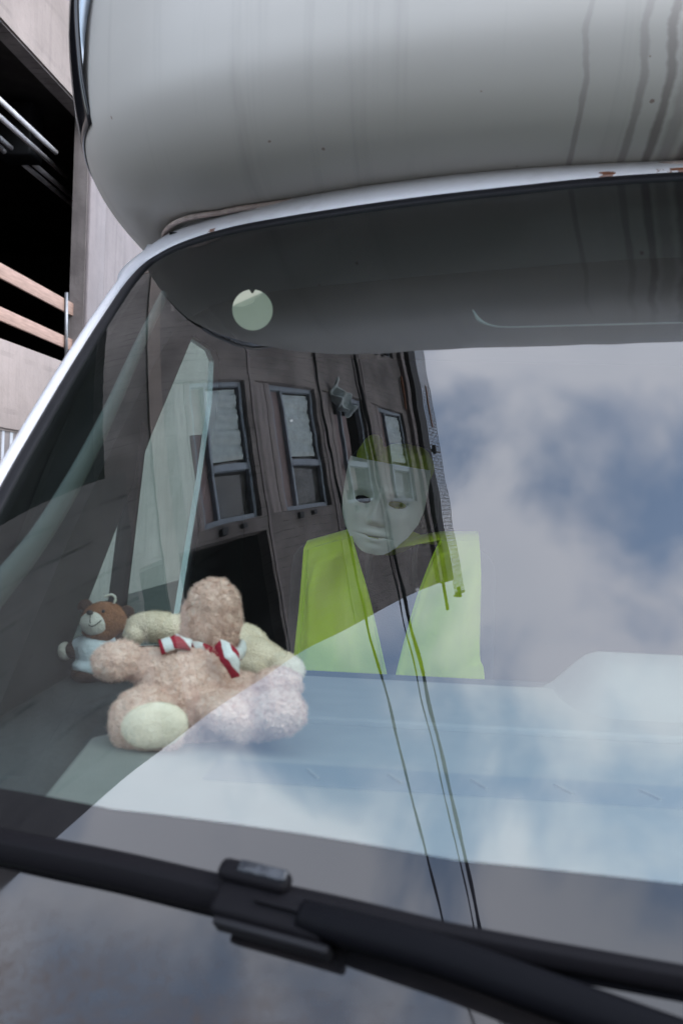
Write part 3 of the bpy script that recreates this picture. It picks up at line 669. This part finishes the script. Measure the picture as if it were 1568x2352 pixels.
# --- cream plush lying behind it
cb_ = empty('cream_plush_toy', at(480, 1590, 1.20), 'cream plush toy lying behind the beige bear with both limbs stretched sideways', 'plush toy')
cy = 1.19
cbody = ellipsoids('body', [(at(490, 1520, cy+.03), (.07, .045, .05), E0), (at(365, 1440, cy), (.040, .022, .0185), (0, .05, 0)), (at(425, 1452, cy+.01), (.03, .024, .022), E0), (at(322, 1440, cy), (.016, .019, .015), E0), (at(311, 1457, cy-.012), (.0135, .013, .0125), E0),
    (at(565, 1480, cy+.02), (.032, .03, .024), (0, .5, 0)), (at(600, 1510, cy), (.044, .026, .021), (0, .42, 0)), (at(655, 1532, cy-.01), (.024, .024, .017), (0, .35, 0)), (at(585, 1528, cy-.018), (.022, .012, .012), (0, .2, 0)), (at(480, 1590, cy+.02), (.06, .04, .02), E0)], 'cream_plush', cb_, .002, .0009, 200)

pile(cbody, 22000, .003, .0004, 'cream_plush', .6)
# --- small brown bear in a white shirt
sby = 1.24
sb_ = empty('small_bear', at(230, 1560, sby), 'small brown bear in a printed white shirt sitting by the cab door', 'teddy bear')
sbb = ellipsoids('body', [(at(222, 1500, sby), (.026, .024, .030), E0), (at(205, 1548, sby-.01), (.022, .025, .012), E0), (at(262, 1548, sby-.01), (.022, .025, .012), E0), (at(172, 1492, sby-.005), (.016, .012, .011), (0, -.15, 0)), (at(275, 1470, sby-.005), (.014, .012, .011), (0, -.4, 0))], 'dark_brown_plush', sb_, .0018, .0008, 250)
hd = ellipsoids('head', [(at(243, 1426, sby), (.030, .026, .0235), (0, .12, 0)), (at(236, 1450, sby-.003), (.026, .023, .015), E0)], 'brown_plush', sb_, .0016, .0008, 260)
pile(hd, 7000, .0018, .0003, 'brown_plush', .5)
for q in ((197, 1394), (292, 1408)):
    ellipsoids('ear', [(at(q[0], q[1], sby+.004), (.0105, .005, .0105), E0)], 'dark_brown_plush', hd, .0014, .0004, 260)
mz = ellipsoids('muzzle', [(at(217, 1433, sby-.019), (.0185, .013, .0155), (0, .15, 0))], 'muzzle', hd, .0014, .0005, 260)
ellipsoids('nose', [(at(207, 1407, sby-.028), (.0045, .004, .0032), E0)], 'nose_black', mz, .0009, 0, sm=2)
tube('mouth', [at(208, 1413, sby-.0325), at(207, 1424, sby-.0335), at(208, 1432, sby-.0335)], .0006, 'nose_black', mz, 6)
tube('mouth', cr_spline([at(204, 1435, sby-.033), at(211, 1439, sby-.0332), at(222, 1434, sby-.0325), at(234, 1424, sby-.030)], 12), .0007, 'nose_black', mz, 6)
for q in ((238, 1404), (186, 1404)): ellipsoids('eye', [(at(q[0], q[1], sby-.0235), (.0022, .002, .0022), E0)], 'nose_black', hd, .0006, 0, sm=1)
sh = ellipsoids('shirt', [(at(224, 1495, sby-.002), (.0285, .0265, .028), E0), (at(186, 1484, sby-.004), (.012, .0135, .0125), (0, -.15, 0)), (at(268, 1474, sby-.004), (.012, .0135, .0125), (0, -.4, 0)), (at(222, 1530, sby-.004), (.031, .029, .014), E0)], 'white_cloth', sb_, .0018, 0)
for a_, b_ in (((211, 1505), (216, 1530)), ((218, 1508), (213, 1520)), ((208, 1515), (222, 1519)), ((213, 1527), (226, 1531)), ((222, 1507), (221, 1516))):
    tube('print_mark', [at(a_[0], a_[1], sby-.0305), at(b_[0], b_[1], sby-.0315)], .0011, 'ink', sh, 6)
for q in ((150, 1495), (300, 1457)): ellipsoids('paw', [(at(q[0], q[1], sby-.006), (.010, .010, .0115), E0)], 'muzzle', sbb, .0014, .0004, 260)
tube('hanging_loop', cr_spline([at(262, 1386, sby), at(266, 1374, sby), at(258, 1366, sby), at(248, 1368, sby), at(240, 1371, sby)], 24), .0016, 'cream_loop', hd, 8)

# --- face mask on the headrest
mk = empty('face_mask', at(880, 1268, 2.085), 'plain white plastic face mask propped against the passenger headrest', 'mask')
HW, HH = .089, .096
un, vn = 130, 140
U, V_ = np.meshgrid(np.linspace(-1, 1, un), np.linspace(-1, 1, vn), indexing='ij')
wv = np.interp(V_, [-1, -.97, -.9, -.75, -.5, -.2, .1, .5, .85, 1], [.14, .26, .38, .55, .76, .92, .985, 1.0, .99, .96])
Uu = U*wv
gs = lambda u0, v0, su, sv_: np.exp(-((Uu-u0)/su)**2-((V_-v0)/sv_)**2)
dep = .062*np.sqrt(np.clip(1-(Uu/1.06)**2, 0, 1))*(.78+.22*np.clip(1-(V_-.1)**2, 0, 1)) - .012*np.clip(-V_-.75, 0, 1)*2
ridge = np.interp(V_, [-.36, -.30, -.22, 0, .25, .45], [0, .55, 1, .72, .35, .0])
dep += .026*ridge*np.exp(-(Uu/(.10+.07*np.clip(.05-V_, 0, .4)*2))**2)
dep += .007*(gs(.13, -.27, .07, .07)+gs(-.13, -.27, .07, .07))
dep += -.014*(gs(.40, .16, .24, .14)+gs(-.40, .16, .24, .14))+.006*(gs(.4, .40, .3, .10)+gs(-.4, .40, .3, .10))
dep += .006*gs(0, -.53, .26, .06)+.0065*gs(0, -.67, .22, .06)-.006*gs(0, -.60, .30, .022)+.007*gs(0, -.88, .25, .12)+.004*(gs(.5, -.15, .25, .2)+gs(-.5, -.15, .25, .2))
keep = ~((((Uu-.41)/.20)**2+((V_-.14-.02*np.sign(Uu))/.085)**2 < 1) | (((Uu+.41)/.20)**2+((V_-.14)/.085)**2 < 1) | ((np.abs(Uu) < .24) & (np.abs(V_+.602+.02*np.cos(Uu*9)) < .014)))
co = np.stack([Uu*HW, -dep, V_*HH], -1)
Mr = Matrix.Rotation(R(9), 3, 'Y') @ Matrix.Rotation(R(-11), 3, 'Z') @ Matrix.Rotation(R(6), 3, 'X')
mc = at(884, 1165, 2.115)
cw = co.reshape(-1, 3) @ np.array(Mr).T + mc
fid = []
for i in range(un-1):
    for j in range(vn-1):
        if keep[i, j] and keep[i+1, j] and keep[i, j+1] and keep[i+1, j+1]:
            a0 = i*vn+j; fid.append((a0, a0+vn, a0+vn+1, a0+1))
o = mesh('mask_shell', cw, fid, 'mask_white', mk); md = o.modifiers.new('t', 'SOLIDIFY'); md.thickness = .0022; md.offset = 1
# --- hi-vis waistcoat over the seat back
vst = empty('hi_vis_vest', (SX, 2.12, -.86), 'yellow-green high visibility waistcoat hung open over the passenger seat back', 'vest')
def vest_panel(name, lp, rp, y0, ph):
    n = 60; Lp, Rp = cr_spline(lp, n), cr_spline(rp, n); P = []
    for i in range(n):
        row = []
        for k in np.linspace(0, 1, 44):
            q = Lp[i]*(1-k)+Rp[i]*k; tt = i/(n-1)
            fold = .010*math.sin(k*8+ph+tt*2.5+1.2*math.sin(tt*5))*min(1, tt*3)+.006*math.sin(k*17+tt*4+ph)*tt+.004*math.sin(tt*14+k*5+ph)
            yy_ = y0-.008+fold+.05*max(0, .12-tt)**1*3*(1)
            row.append(at(q[0], q[1], yy_))
        P.append(row)
    return grid(name, np.array(P), 'hi_vis', vst, thick=.0016)
vl = [(697, 1262), (692, 1330), (686, 1400), (672, 1530), (660, 1640), (655, 1800)], [(806, 1231), (822, 1290), (848, 1380), (889, 1562), (905, 1640), (925, 1800)]
vr = [(1012, 1240), (985, 1300), (950, 1400), (908, 1560), (895, 1640), (885, 1800)], [(1100, 1240), (1104, 1320), (1102, 1420), (1102, 1510), (1112, 1560), (1118, 1800)]
pl_ = vest_panel('front_panel', vl[0], vl[1], 2.10, 0.4); pr_ = vest_panel('front_panel', vr[0], vr[1], 2.10, 2.0)
for pts, par in ((vl[1], pl_), (vr[0], pr_), ([(706, 1262), (702, 1330), (696, 1400), (682, 1530), (672, 1640)], pl_)):
    tube('binding', cr_spline([at(a, b, 2.082) for a, b in pts], 50), .0022, 'hi_vis_seam', par, 6)
# shoulders run over the top of the seat and the back hangs behind it
bk = []
for k in np.linspace(0, 1, 40):
    px = 697+(1100-697)*k
    py = np.interp(px, [697, 806, 893, 1012, 1100], [1262, 1231, 1262, 1240, 1240])
    p0_ = at(px, py, 2.115); bk.append([p0_, p0_+np.array([0, .06, .016]), p0_+np.array([0, .15, .012]), p0_+np.array([0, .235, -.01]), p0_+np.array([0, .25, -.1]), p0_+np.array([0, .27, -.5])])
grid('back_panel', np.array(bk), 'hi_vis', vst, thick=.0016)
# bunched yellow cloth over the headrest
hc = empty('yellow_cloth', at(890, 1200, 2.2), 'yellow-green cloth wrapped over the headrest behind the white mask', 'cloth')
ellipsoids('cloth_wrap', [(at(900, 1130, 2.205), (.098, .062, .095), E0), (at(930, 1085, 2.20), (.062, .055, .062), E0), (at(846, 1062, 2.17), (.030, .04, .060), (0, .25, 0)), (at(925, 1075, 2.17), (.070, .05, .052), E0), (at(895, 1200, 2.2), (.085, .055, .07), E0)], 'yellow_cloth', hc, .004, .006, 24)

# ================================================================ BUILDING BESIDE THE YARD
PSI = R(-.8096); DF = 5.0
bld = empty('concrete_building', (-DF*math.cos(PSI), -DF*math.sin(PSI), -1.6), 'unfinished board-marked concrete building with open parking deck and blue-framed windows', 'building', rz=PSI)
# local frame: x outwards, y along the facade (away from the camera), z absolute height
def L_(z): return z+Z0
ROWS = [(5.95, 6.40, 7.92), (8.27, 8.84, 10.60), (10.95, 11.48, 13.22), (13.78, 14.34, 16.25)]
COLS = [2.40, 6.93, 11.46, 16.0, 20.5, 25.0]; WW = 2.66
holes = [(y, y+WW, L_(r[0]), L_(r[2])) for y in COLS for r in ROWS]
holes += [(.16, 2.18, L_(4.9), L_(8.0))]
holes += [(3.6, 9.1, L_(1.66), L_(4.44)), (9.8, 13.08, L_(1.66), L_(5.06))]
YB0, YB1, ZB1 = .10, 30.0, L_(17.75)
ys = sorted({YB0, YB1, *[h[0] for h in holes], *[h[1] for h in holes]}); zs = sorted({0.0, ZB1, *[h[2] for h in holes], *[h[3] for h in holes]})
V, Fc = [], []
def quad(a, b, c, d): i = len(V); V.extend([a, b, c, d]); Fc.append((i, i+1, i+2, i+3))
for y0, y1 in zip(ys, ys[1:]):
    for z0, z1 in zip(zs, zs[1:]):
        ym, zm_ = (y0+y1)/2, (z0+z1)/2
        if any(h[0] < ym < h[1] and h[2] < zm_ < h[3] for h in holes): continue
        quad((0, y0, z0), (0, y1, z0), (0, y1, z1), (0, y0, z1))
TH = .20
for (a, b_, c_, d_) in holes:
    quad((0, a, c_), (0, a, d_), (-TH, a, d_), (-TH, a, c_)); quad((0, b_, d_), (0, b_, c_), (-TH, b_, c_), (-TH, b_, d_))
    quad((0, a, d_), (0, b_, d_), (-TH, b_, d_), (-TH, a, d_)); quad((0, b_, c_), (0, a, c_), (-TH, a, c_), (-TH, b_, c_))
quad((0, YB0, 0), (0, YB0, ZB1), (-12, YB0, ZB1), (-12, YB0, 0)); quad((0, YB1, ZB1), (0, YB1, 0), (-12, YB1, 0), (-12, YB1, ZB1))
quad((0, YB0, ZB1), (0, YB1, ZB1), (-12, YB1, ZB1), (-12, YB0, ZB1)); quad((-12, YB1, 0), (-12, YB0, 0), (-12, YB0, ZB1), (-12, YB1, ZB1))
def lmesh(name, v, f, m_, parent=bld, smooth=False): return mesh(name, v, f, m_, parent, smooth, world=False, rel=False)
def lbox(name, c, s, m_, parent=bld, bev=0.0): return box(name, c, s, m_, parent, bev, world=False, rel=False)
lmesh('facade_wall', V, Fc, 'concrete')
lbox('lower_wall', (.012, 1.84, L_(1.6)), (.03, 3.48, 6.4), 'concrete_mid')
# rooms behind the openings, their shade painted in near black
def room(y0, y1, z0, z1, dx, m_='room_shade', nm='room_shell'):
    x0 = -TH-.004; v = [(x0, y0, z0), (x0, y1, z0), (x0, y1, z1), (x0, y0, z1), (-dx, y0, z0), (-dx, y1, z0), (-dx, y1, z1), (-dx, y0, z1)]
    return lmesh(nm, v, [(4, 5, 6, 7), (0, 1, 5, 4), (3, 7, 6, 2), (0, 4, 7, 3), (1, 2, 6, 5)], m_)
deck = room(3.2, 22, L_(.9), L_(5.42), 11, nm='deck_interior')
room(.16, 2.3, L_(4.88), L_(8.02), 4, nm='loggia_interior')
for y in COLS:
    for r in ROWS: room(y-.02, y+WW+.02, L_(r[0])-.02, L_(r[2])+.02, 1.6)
# facade relief: slab edges, columns, roof flashing
lbox('slab_edge', (.012, 15.05, L_(5.50)), (.03, 29.9, .30), 'concrete_wall')
lbox('pilaster', (.02, 13.42, L_(2.5)), (.05, .62, 8.2), 'concrete_column', bev=.015)
lbox('column_face', (.006, 21.8, L_(1.82)), (.02, 16.0, 6.9), 'concrete_column')
lbox('parapet_wall', (.02, 6.35, L_(1.17)), (.05, 5.6, .98), 'concrete_wall'); lbox('parapet_wall', (.02, 11.44, L_(1.17)), (.05, 3.36, .98), 'concrete_wall', bev=.01)
lbox('downstand_beam', (.014, 11.6, L_(6.8)), (.03, 6.0, 3.44), 'concrete_wall')
lbox('roof_flashing', (.10, 15.05, L_(17.42)), (.24, 29.98, .68), 'flashing')
lbox('roof_gutter', (.05, 15.05, L_(16.85)), (.12, 29.9, .30), 'concrete_column')
lbox('rusty_bracket', (.06, 5.75, L_(16.45)), (.05, 1.1, .09), 'rust')
for zz_ in (8.12, 10.78, 13.5): lbox('shutter_joint', (.006, 15.05, L_(zz_)), (.02, 29.8, .07), 'concrete_column')
# windows: one built, the rest copied with their parts
def child_box(name, c, s, m_, par, bev=0.0): return lbox(name, c, s, m_, par, bev)
def make_window():
    bm = bmesh.new(); H = 1.74
    for c, s in (((-.10, WW/2, .05), (.12, WW, .10)), ((-.10, WW/2, H-.05), (.12, WW, .10)), ((-.10, .05, H/2), (.12, .10, H-.2)), ((-.10, WW-.05, H/2), (.12, .10, H-.2)),
                 ((-.085, WW/2, .50), (.09, WW-.2, .07)), ((-.085, .95, H/2+.22), (.09, .13, H-.64))): box_bm(c, s, .008, 1, bm=bm)
    w_ = bm_obj('window', bm, 'frame_blue', bld, rel=False, world=False)
    lbox('lower_panel', (-.13, WW/2, .28), (.03, WW-.2, .36), 'panel_pink', w_)
    for y0, y1 in ((.10, .885), (1.015, WW-.10)):
        lmesh('pane', [(-.125, y0, .535), (-.125, y1, .535), (-.125, y1, H-.1), (-.125, y0, H-.1)], [(0, 1, 2, 3)], 'house_glass', w_)
        bmg = bmesh.new()
        for c, s in (((-.118, (y0+y1)/2, .55), (.02, y1-y0, .03)), ((-.118, (y0+y1)/2, H-.125), (.02, y1-y0, .05)), ((-.118, y1-.02, (H+.44)/2), (.02, .04, H-.72)), ((-.118, y0+.015, (H+.44)/2), (.02, .03, H-.72))): box_bm(c, s, bm=bmg)
        bm_obj('gasket', bmg, 'frame_dark', w_, rel=False, world=False)
    # protective film stuck inside the glass in loose pleats
    Yg, Zg = np.meshgrid(np.linspace(1.1, WW-.15, 40), np.linspace(.56, H-.16, 8), indexing='ij')
    grid_P = np.stack([-.085+.012*np.sin(Yg*17)+.012*np.sin(Yg*41+Zg*3), Yg, Zg], -1)
    a, b = 40, 8; idx = np.arange(a*b).reshape(a, b); ff = np.stack([idx[:-1, :-1], idx[1:, :-1], idx[1:, 1:], idx[:-1, 1:]], -1).reshape(-1, 4)
    lmesh('protective_film', grid_P.reshape(-1, 3), ff, 'film', w_, True)
    return w_
win = make_window()
def copy_tree(o, parent, skip=()):
    c = o.copy(); C.objects.link(c); c.parent = parent
    for ch in list(o.children):
        if ch.name.split('.')[0] in skip: continue
        copy_tree(ch, c)
    return c
first = True
plank = None
for ci, y in enumerate(COLS):
    for ri, r in enumerate(ROWS):
        opened = (ci == 0 and ri == 2)
        w_ = win if first else copy_tree(win, bld, ('pane', 'gasket', 'protective_film', 'lower_panel') if opened else ())
        first = False
        w_.location = (-.04, y, L_(r[1])); w_.scale = (1, 1, (r[2]-r[1])/1.74)
        hgt = (r[1]-r[0])/3
        for k in range(3):
            if plank is None:
                plank = lbox('plank', (0, 0, 0), (.04, WW-.012, .168), 'grey_timber', bld, bev=.006); p_ = plank
            else: p_ = plank.copy(); C.objects.link(p_); p_.parent = bld
            p_.location = (-.05-.006*((ci*7+ri*3+k*5) % 3), y+WW/2, L_(r[0])+hgt*(k+.5)); p_.scale = (1, 1, hgt/.176)
# inner leaf of the unglazed window
lbox('inner_board', (-.30, 3.75, L_(12.2)), (.04, 1.9, 1.1), 'panel_pink')
# small dark bracket blocks beside each window
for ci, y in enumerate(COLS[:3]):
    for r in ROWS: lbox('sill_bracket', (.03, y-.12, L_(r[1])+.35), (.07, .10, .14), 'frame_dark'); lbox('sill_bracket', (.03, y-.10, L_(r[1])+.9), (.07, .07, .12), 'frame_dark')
# --- ceiling conduits in the deck
for i, (q0, q1) in enumerate((((-160, 88), (135, 350)), ((-160, 128), (155, 405)), ((-160, 190), (34, 340)), ((68, 370), (172, 455)), ((-160, 215), (17, 348)), ((50, 378), (185, 482)))):
    def cz(q): d = ray(*q); return d*(4.6/d[2])
    a, b_ = cz(q0), cz(q1); b_[0] = a[0] = (a[0]+b_[0])/2
    o = tube('ceiling_conduit', [a, b_], .035, 'conduit', None, 10)
    tag(o, ['pale conduit on the deck ceiling, first from the facade', 'pale conduit on the deck ceiling, second from the facade', 'short pale conduit ahead of the dark junction box, outer one of two', 'pale conduit running on behind the dark junction box, outer one of two', 'short pale conduit ahead of the dark junction box, inner one of two', 'pale conduit running on behind the dark junction box, inner one of two'][i], 'conduit', 'conduits under the deck ceiling')
jb = ray(44, 358); jb = jb*(4.62/jb[2])
o = box('junction_box', jb+np.array([0, 0, .30]), (.50, .45, .72), 'frame_dark', bev=.02); tag(o, 'dark junction box between the conduits on the deck ceiling', 'junction box')
for px_, z_ in ((0, 5.36),):
    pass
# --- timber guard rails and their post behind the parapet
def fac(px, py, X=-4.97):
    d = ray(px, py); return d*(X/d[0])
def rail(q0, q1, th, label):
    a, b_ = fac(*q0), fac(*q1); a[2] = b_[2] = (a[2]+b_[2])/2
    o = box('guard_rail', (a+b_)/2, (.032, np.linalg.norm(b_-a), th), 'timber', bev=.004, rot=Matrix.Rotation(-math.atan2(b_[0]-a[0], b_[1]-a[1]), 3, 'Z'))
    return tag(o, label, 'guard rail', 'timber guard rails of the deck')
rail((-300, 455), (181, 722), .17, 'upper sawn timber guard rail above the concrete parapet')
rail((-300, 580), (196, 812), .155, 'lower sawn timber guard rail just above the concrete parapet')
o = tube('rail_post', [fac(152, 845, -4.93), fac(153, 672, -4.93)], .024, 'galvanised'); tag(o, 'thin galvanised steel post holding the timber guard rails', 'post')
# --- red hose along the wall, hoarding below
o = tube('red_hose', cr_spline([fac(-420, 830, -4.90), fac(-200, 905, -4.90), fac(0, 960, -4.90), fac(72, 976, -4.90), fac(200, 1010, -4.90), fac(420, 1075, -4.90)], 30), .028, 'red_hose'); tag(o, 'dark red hose strung along the concrete parapet', 'hose')
hr = fac(0, 988, -4.86)[2]
yy_ = np.linspace(7.0, 24.0, 420); prof = .02*np.clip(np.sin(yy_*2*np.pi/.22)*2.2, -1, 1)
P = np.stack([np.stack([-4.86+prof, yy_, np.full_like(yy_, z)], 1) for z in (-1.6, hr)], 1)
o = grid('site_hoarding', P, 'hoarding', None, smooth=False, thick=.002); tag(o, 'pale corrugated metal hoarding standing against the concrete wall', 'hoarding')
o = box('hoarding_rail', (-4.875, 15.5, hr+.06), (.09, 17, .12), 'concrete_wall'); tag(o, 'pale capping board along the top of the metal hoarding', 'board')
# --- mesh guards along the roof edge
h_ = np.array([-math.sin(PSI), math.cos(PSI), 0]); m_v = np.array([math.cos(PSI), math.sin(PSI), 0])
def mesh_guard(y0, ln, label):
    root = empty('roof_mesh_guard', -DF*m_v+m_v*.17+h_*y0+np.array([0, 0, 17.76]), label, 'mesh guard', 'mesh guards along the roof edge', rz=PSI)
    bm = bmesh.new()
    for k in range(int(ln/.11)+1): box_bm((0, k*.11, .62), (.013, .013, 1.24), bm=bm)
    for z in np.linspace(.03, 1.22, 9): box_bm((0, ln/2, z), (.014, ln, .014), bm=bm)
    bm_obj('wire_panel', bm, 'wire', root, rel=False, world=False)
    for yy2 in (.02,):
        p_ = lbox('post', (-.03, yy2, .62), (.05, .05, 1.24), 'wire', root); lbox('clamp', (.03, yy2, .30), (.16, .12, .10), 'frame_dark', p_); lbox('clamp', (.0, yy2+.05, .55), (.09, .30, .05), 'frame_dark', p_)
    return root
for i, y0 in enumerate((-.45, 3.95, 8.35, 12.75)):
    mesh_guard(y0, 4.35, ['wire mesh guard at the free corner of the roof edge', 'wire mesh guard second from the roof corner', 'wire mesh guard third from the roof corner', 'wire mesh guard fourth from the roof corner'][i])
o = box('roof_batten', -DF*m_v+m_v*.21+h_*5.5+np.array([0, 0, 18.35]), (.03, 1.5, .09), 'timber', rot=Matrix.Rotation(PSI, 3, 'Z')); tag(o, 'pale timber batten tied to the roof mesh guard', 'batten')
o = box('corner_prop', -DF*m_v+m_v*.12+h_*-.25+np.array([0, 0, 16.9]), (.07, .8, .07), 'frame_dark', rot=Matrix.Rotation(PSI, 3, 'Z')); tag(o, 'short dark prop sticking out from the roof corner', 'prop')
# --- torn plastic sheet at the open window
Yt, Zt = np.meshgrid(np.linspace(0, 1, 26), np.linspace(0, 1, 26), indexing='ij')
rag = .18*np.sin(Zt*9+Yt*4)+.1*np.sin(Yt*23)
bl = -DF*m_v[None, None]+m_v*(.10+.12*np.sin(Yt*8+Zt*5)+.05*np.sin(Zt*21))[..., None]+h_*(4.55+.75*Yt*(1-.5*Zt)+.08*np.sin(Zt*12))[..., None]+np.array([0, 0, 1.0])*(11.35+.95*Zt*(1-.25*Yt)+.10*rag)[..., None]
o = grid('plastic_sheet', bl, 'film', None, thick=.003); tag(o, 'torn translucent plastic sheet caught on the unglazed window', 'plastic sheet')
# --- overhead cables on two poles
def pole(x, y, label):
    r_ = empty('cable_pole', (x, y, -1.6), label, 'pole', 'wooden poles carrying the overhead cables')
    tube('shaft', [(x, y, -1.62), (x, y, 8.2)], .13, 'pole_wood', r_, 14, scale=None); box('cross_arm', (x, y, 7.25), (1.6, .1, .12), 'pole_wood', r_)
pole(-1.95, -26, 'wooden pole behind the camera carrying the overhead cables'); pole(-3.0, 32, 'wooden pole behind the motorhome carrying the overhead cables')
def cable(pts, r, label):
    p = cr_spline(pts, 300); k = np.linspace(0, 1, 300)
    p[:, 0] += .006*np.sin(k*170)+.006*np.sin(k*71); sc2 = 1+.16*np.sin(k*230)
    o = tube('overhead_cable', p, r, 'cable', None, 8, scale=sc2); return tag(o, label, 'cable', 'overhead cables')
cable([(-3.4, 32, 7.3), (-3.32, 22, 7.08), (-3.24, 14, 7.0), (-3.18, 8, 6.98), (-3.17, 3, 6.95), (-3.10, .5, 6.95), (-2.96, -1.5, 6.97), (-2.84, -3.5, 7.0), (-2.68, -5.2, 7.0), (-2.58, -8, 7.0), (-2.5, -13, 7.05), (-2.4, -19, 7.15), (-2.3, -26, 7.3)], .018, 'single thick black overhead cable nearest the concrete building')
cable([(-2.6, 32, 7.3), (-2.61, 22, 7.08), (-2.62, 14, 7.0), (-2.62, 8, 6.98), (-2.585, 3, 6.95), (-2.535, .5, 6.95), (-2.435, -1.5, 6.97), (-2.37, -3.5, 7.0), (-2.24, -5.2, 7.0), (-2.16, -8, 7.0), (-2.08, -13, 7.05), (-2.0, -19, 7.15), (-1.9, -26, 7.3)], .024, 'thickest black overhead cable of the close pair')
cable([(-2.7, 32, 7.3), (-2.68, 22, 7.05), (-2.66, 14, 6.96), (-2.65, 8, 6.93), (-2.615, 3, 6.91), (-2.60, .5, 6.92), (-2.515, -1.5, 6.95), (-2.435, -3.5, 6.98), (-2.31, -5.2, 7.0), (-2.24, -8, 7.0), (-2.16, -13, 7.05), (-2.1, -19, 7.15), (-2.0, -26, 7.3)], .010, 'thin black overhead cable of the close pair')

# ================================================================ UNSEEN BLOCKS ADDED TO SHUT OUT LOW SKY
def sky_blocker(loc, size, rz, label, nwin):
    r_ = empty('low_sky_block', (loc[0], loc[1], -1.6), label, 'building', rz=rz)
    w_ = lbox('wall', (0, 0, size[2]/2), size, 'blocker_wall', r_); lbox('roof', (0, 0, size[2]+.12), (size[0]+.5, size[1]+.5, .24), 'flashing', r_)
    for k in range(nwin):
        xx = (k-(nwin-1)/2)*size[0]/nwin
        for zz in np.arange(2.6, size[2]-1, 3.2):
            wn_ = lbox('window', (xx, size[1]/2+.01, zz), (1.7, .06, 1.4), 'frame_blue', r_); lbox('pane', (xx, size[1]/2+.03, zz), (1.5, .04, 1.2), 'tinted', wn_)
    return r_
sky_blocker((4, -32, 0), (40, 12, 9.5), 0, 'unseen dark block behind the camera added to shut out low sky', 8)
sky_blocker((40, 6, 0), (34, 12, 9.0), R(90), 'unseen dark block on the far side added to shut out low sky', 7)
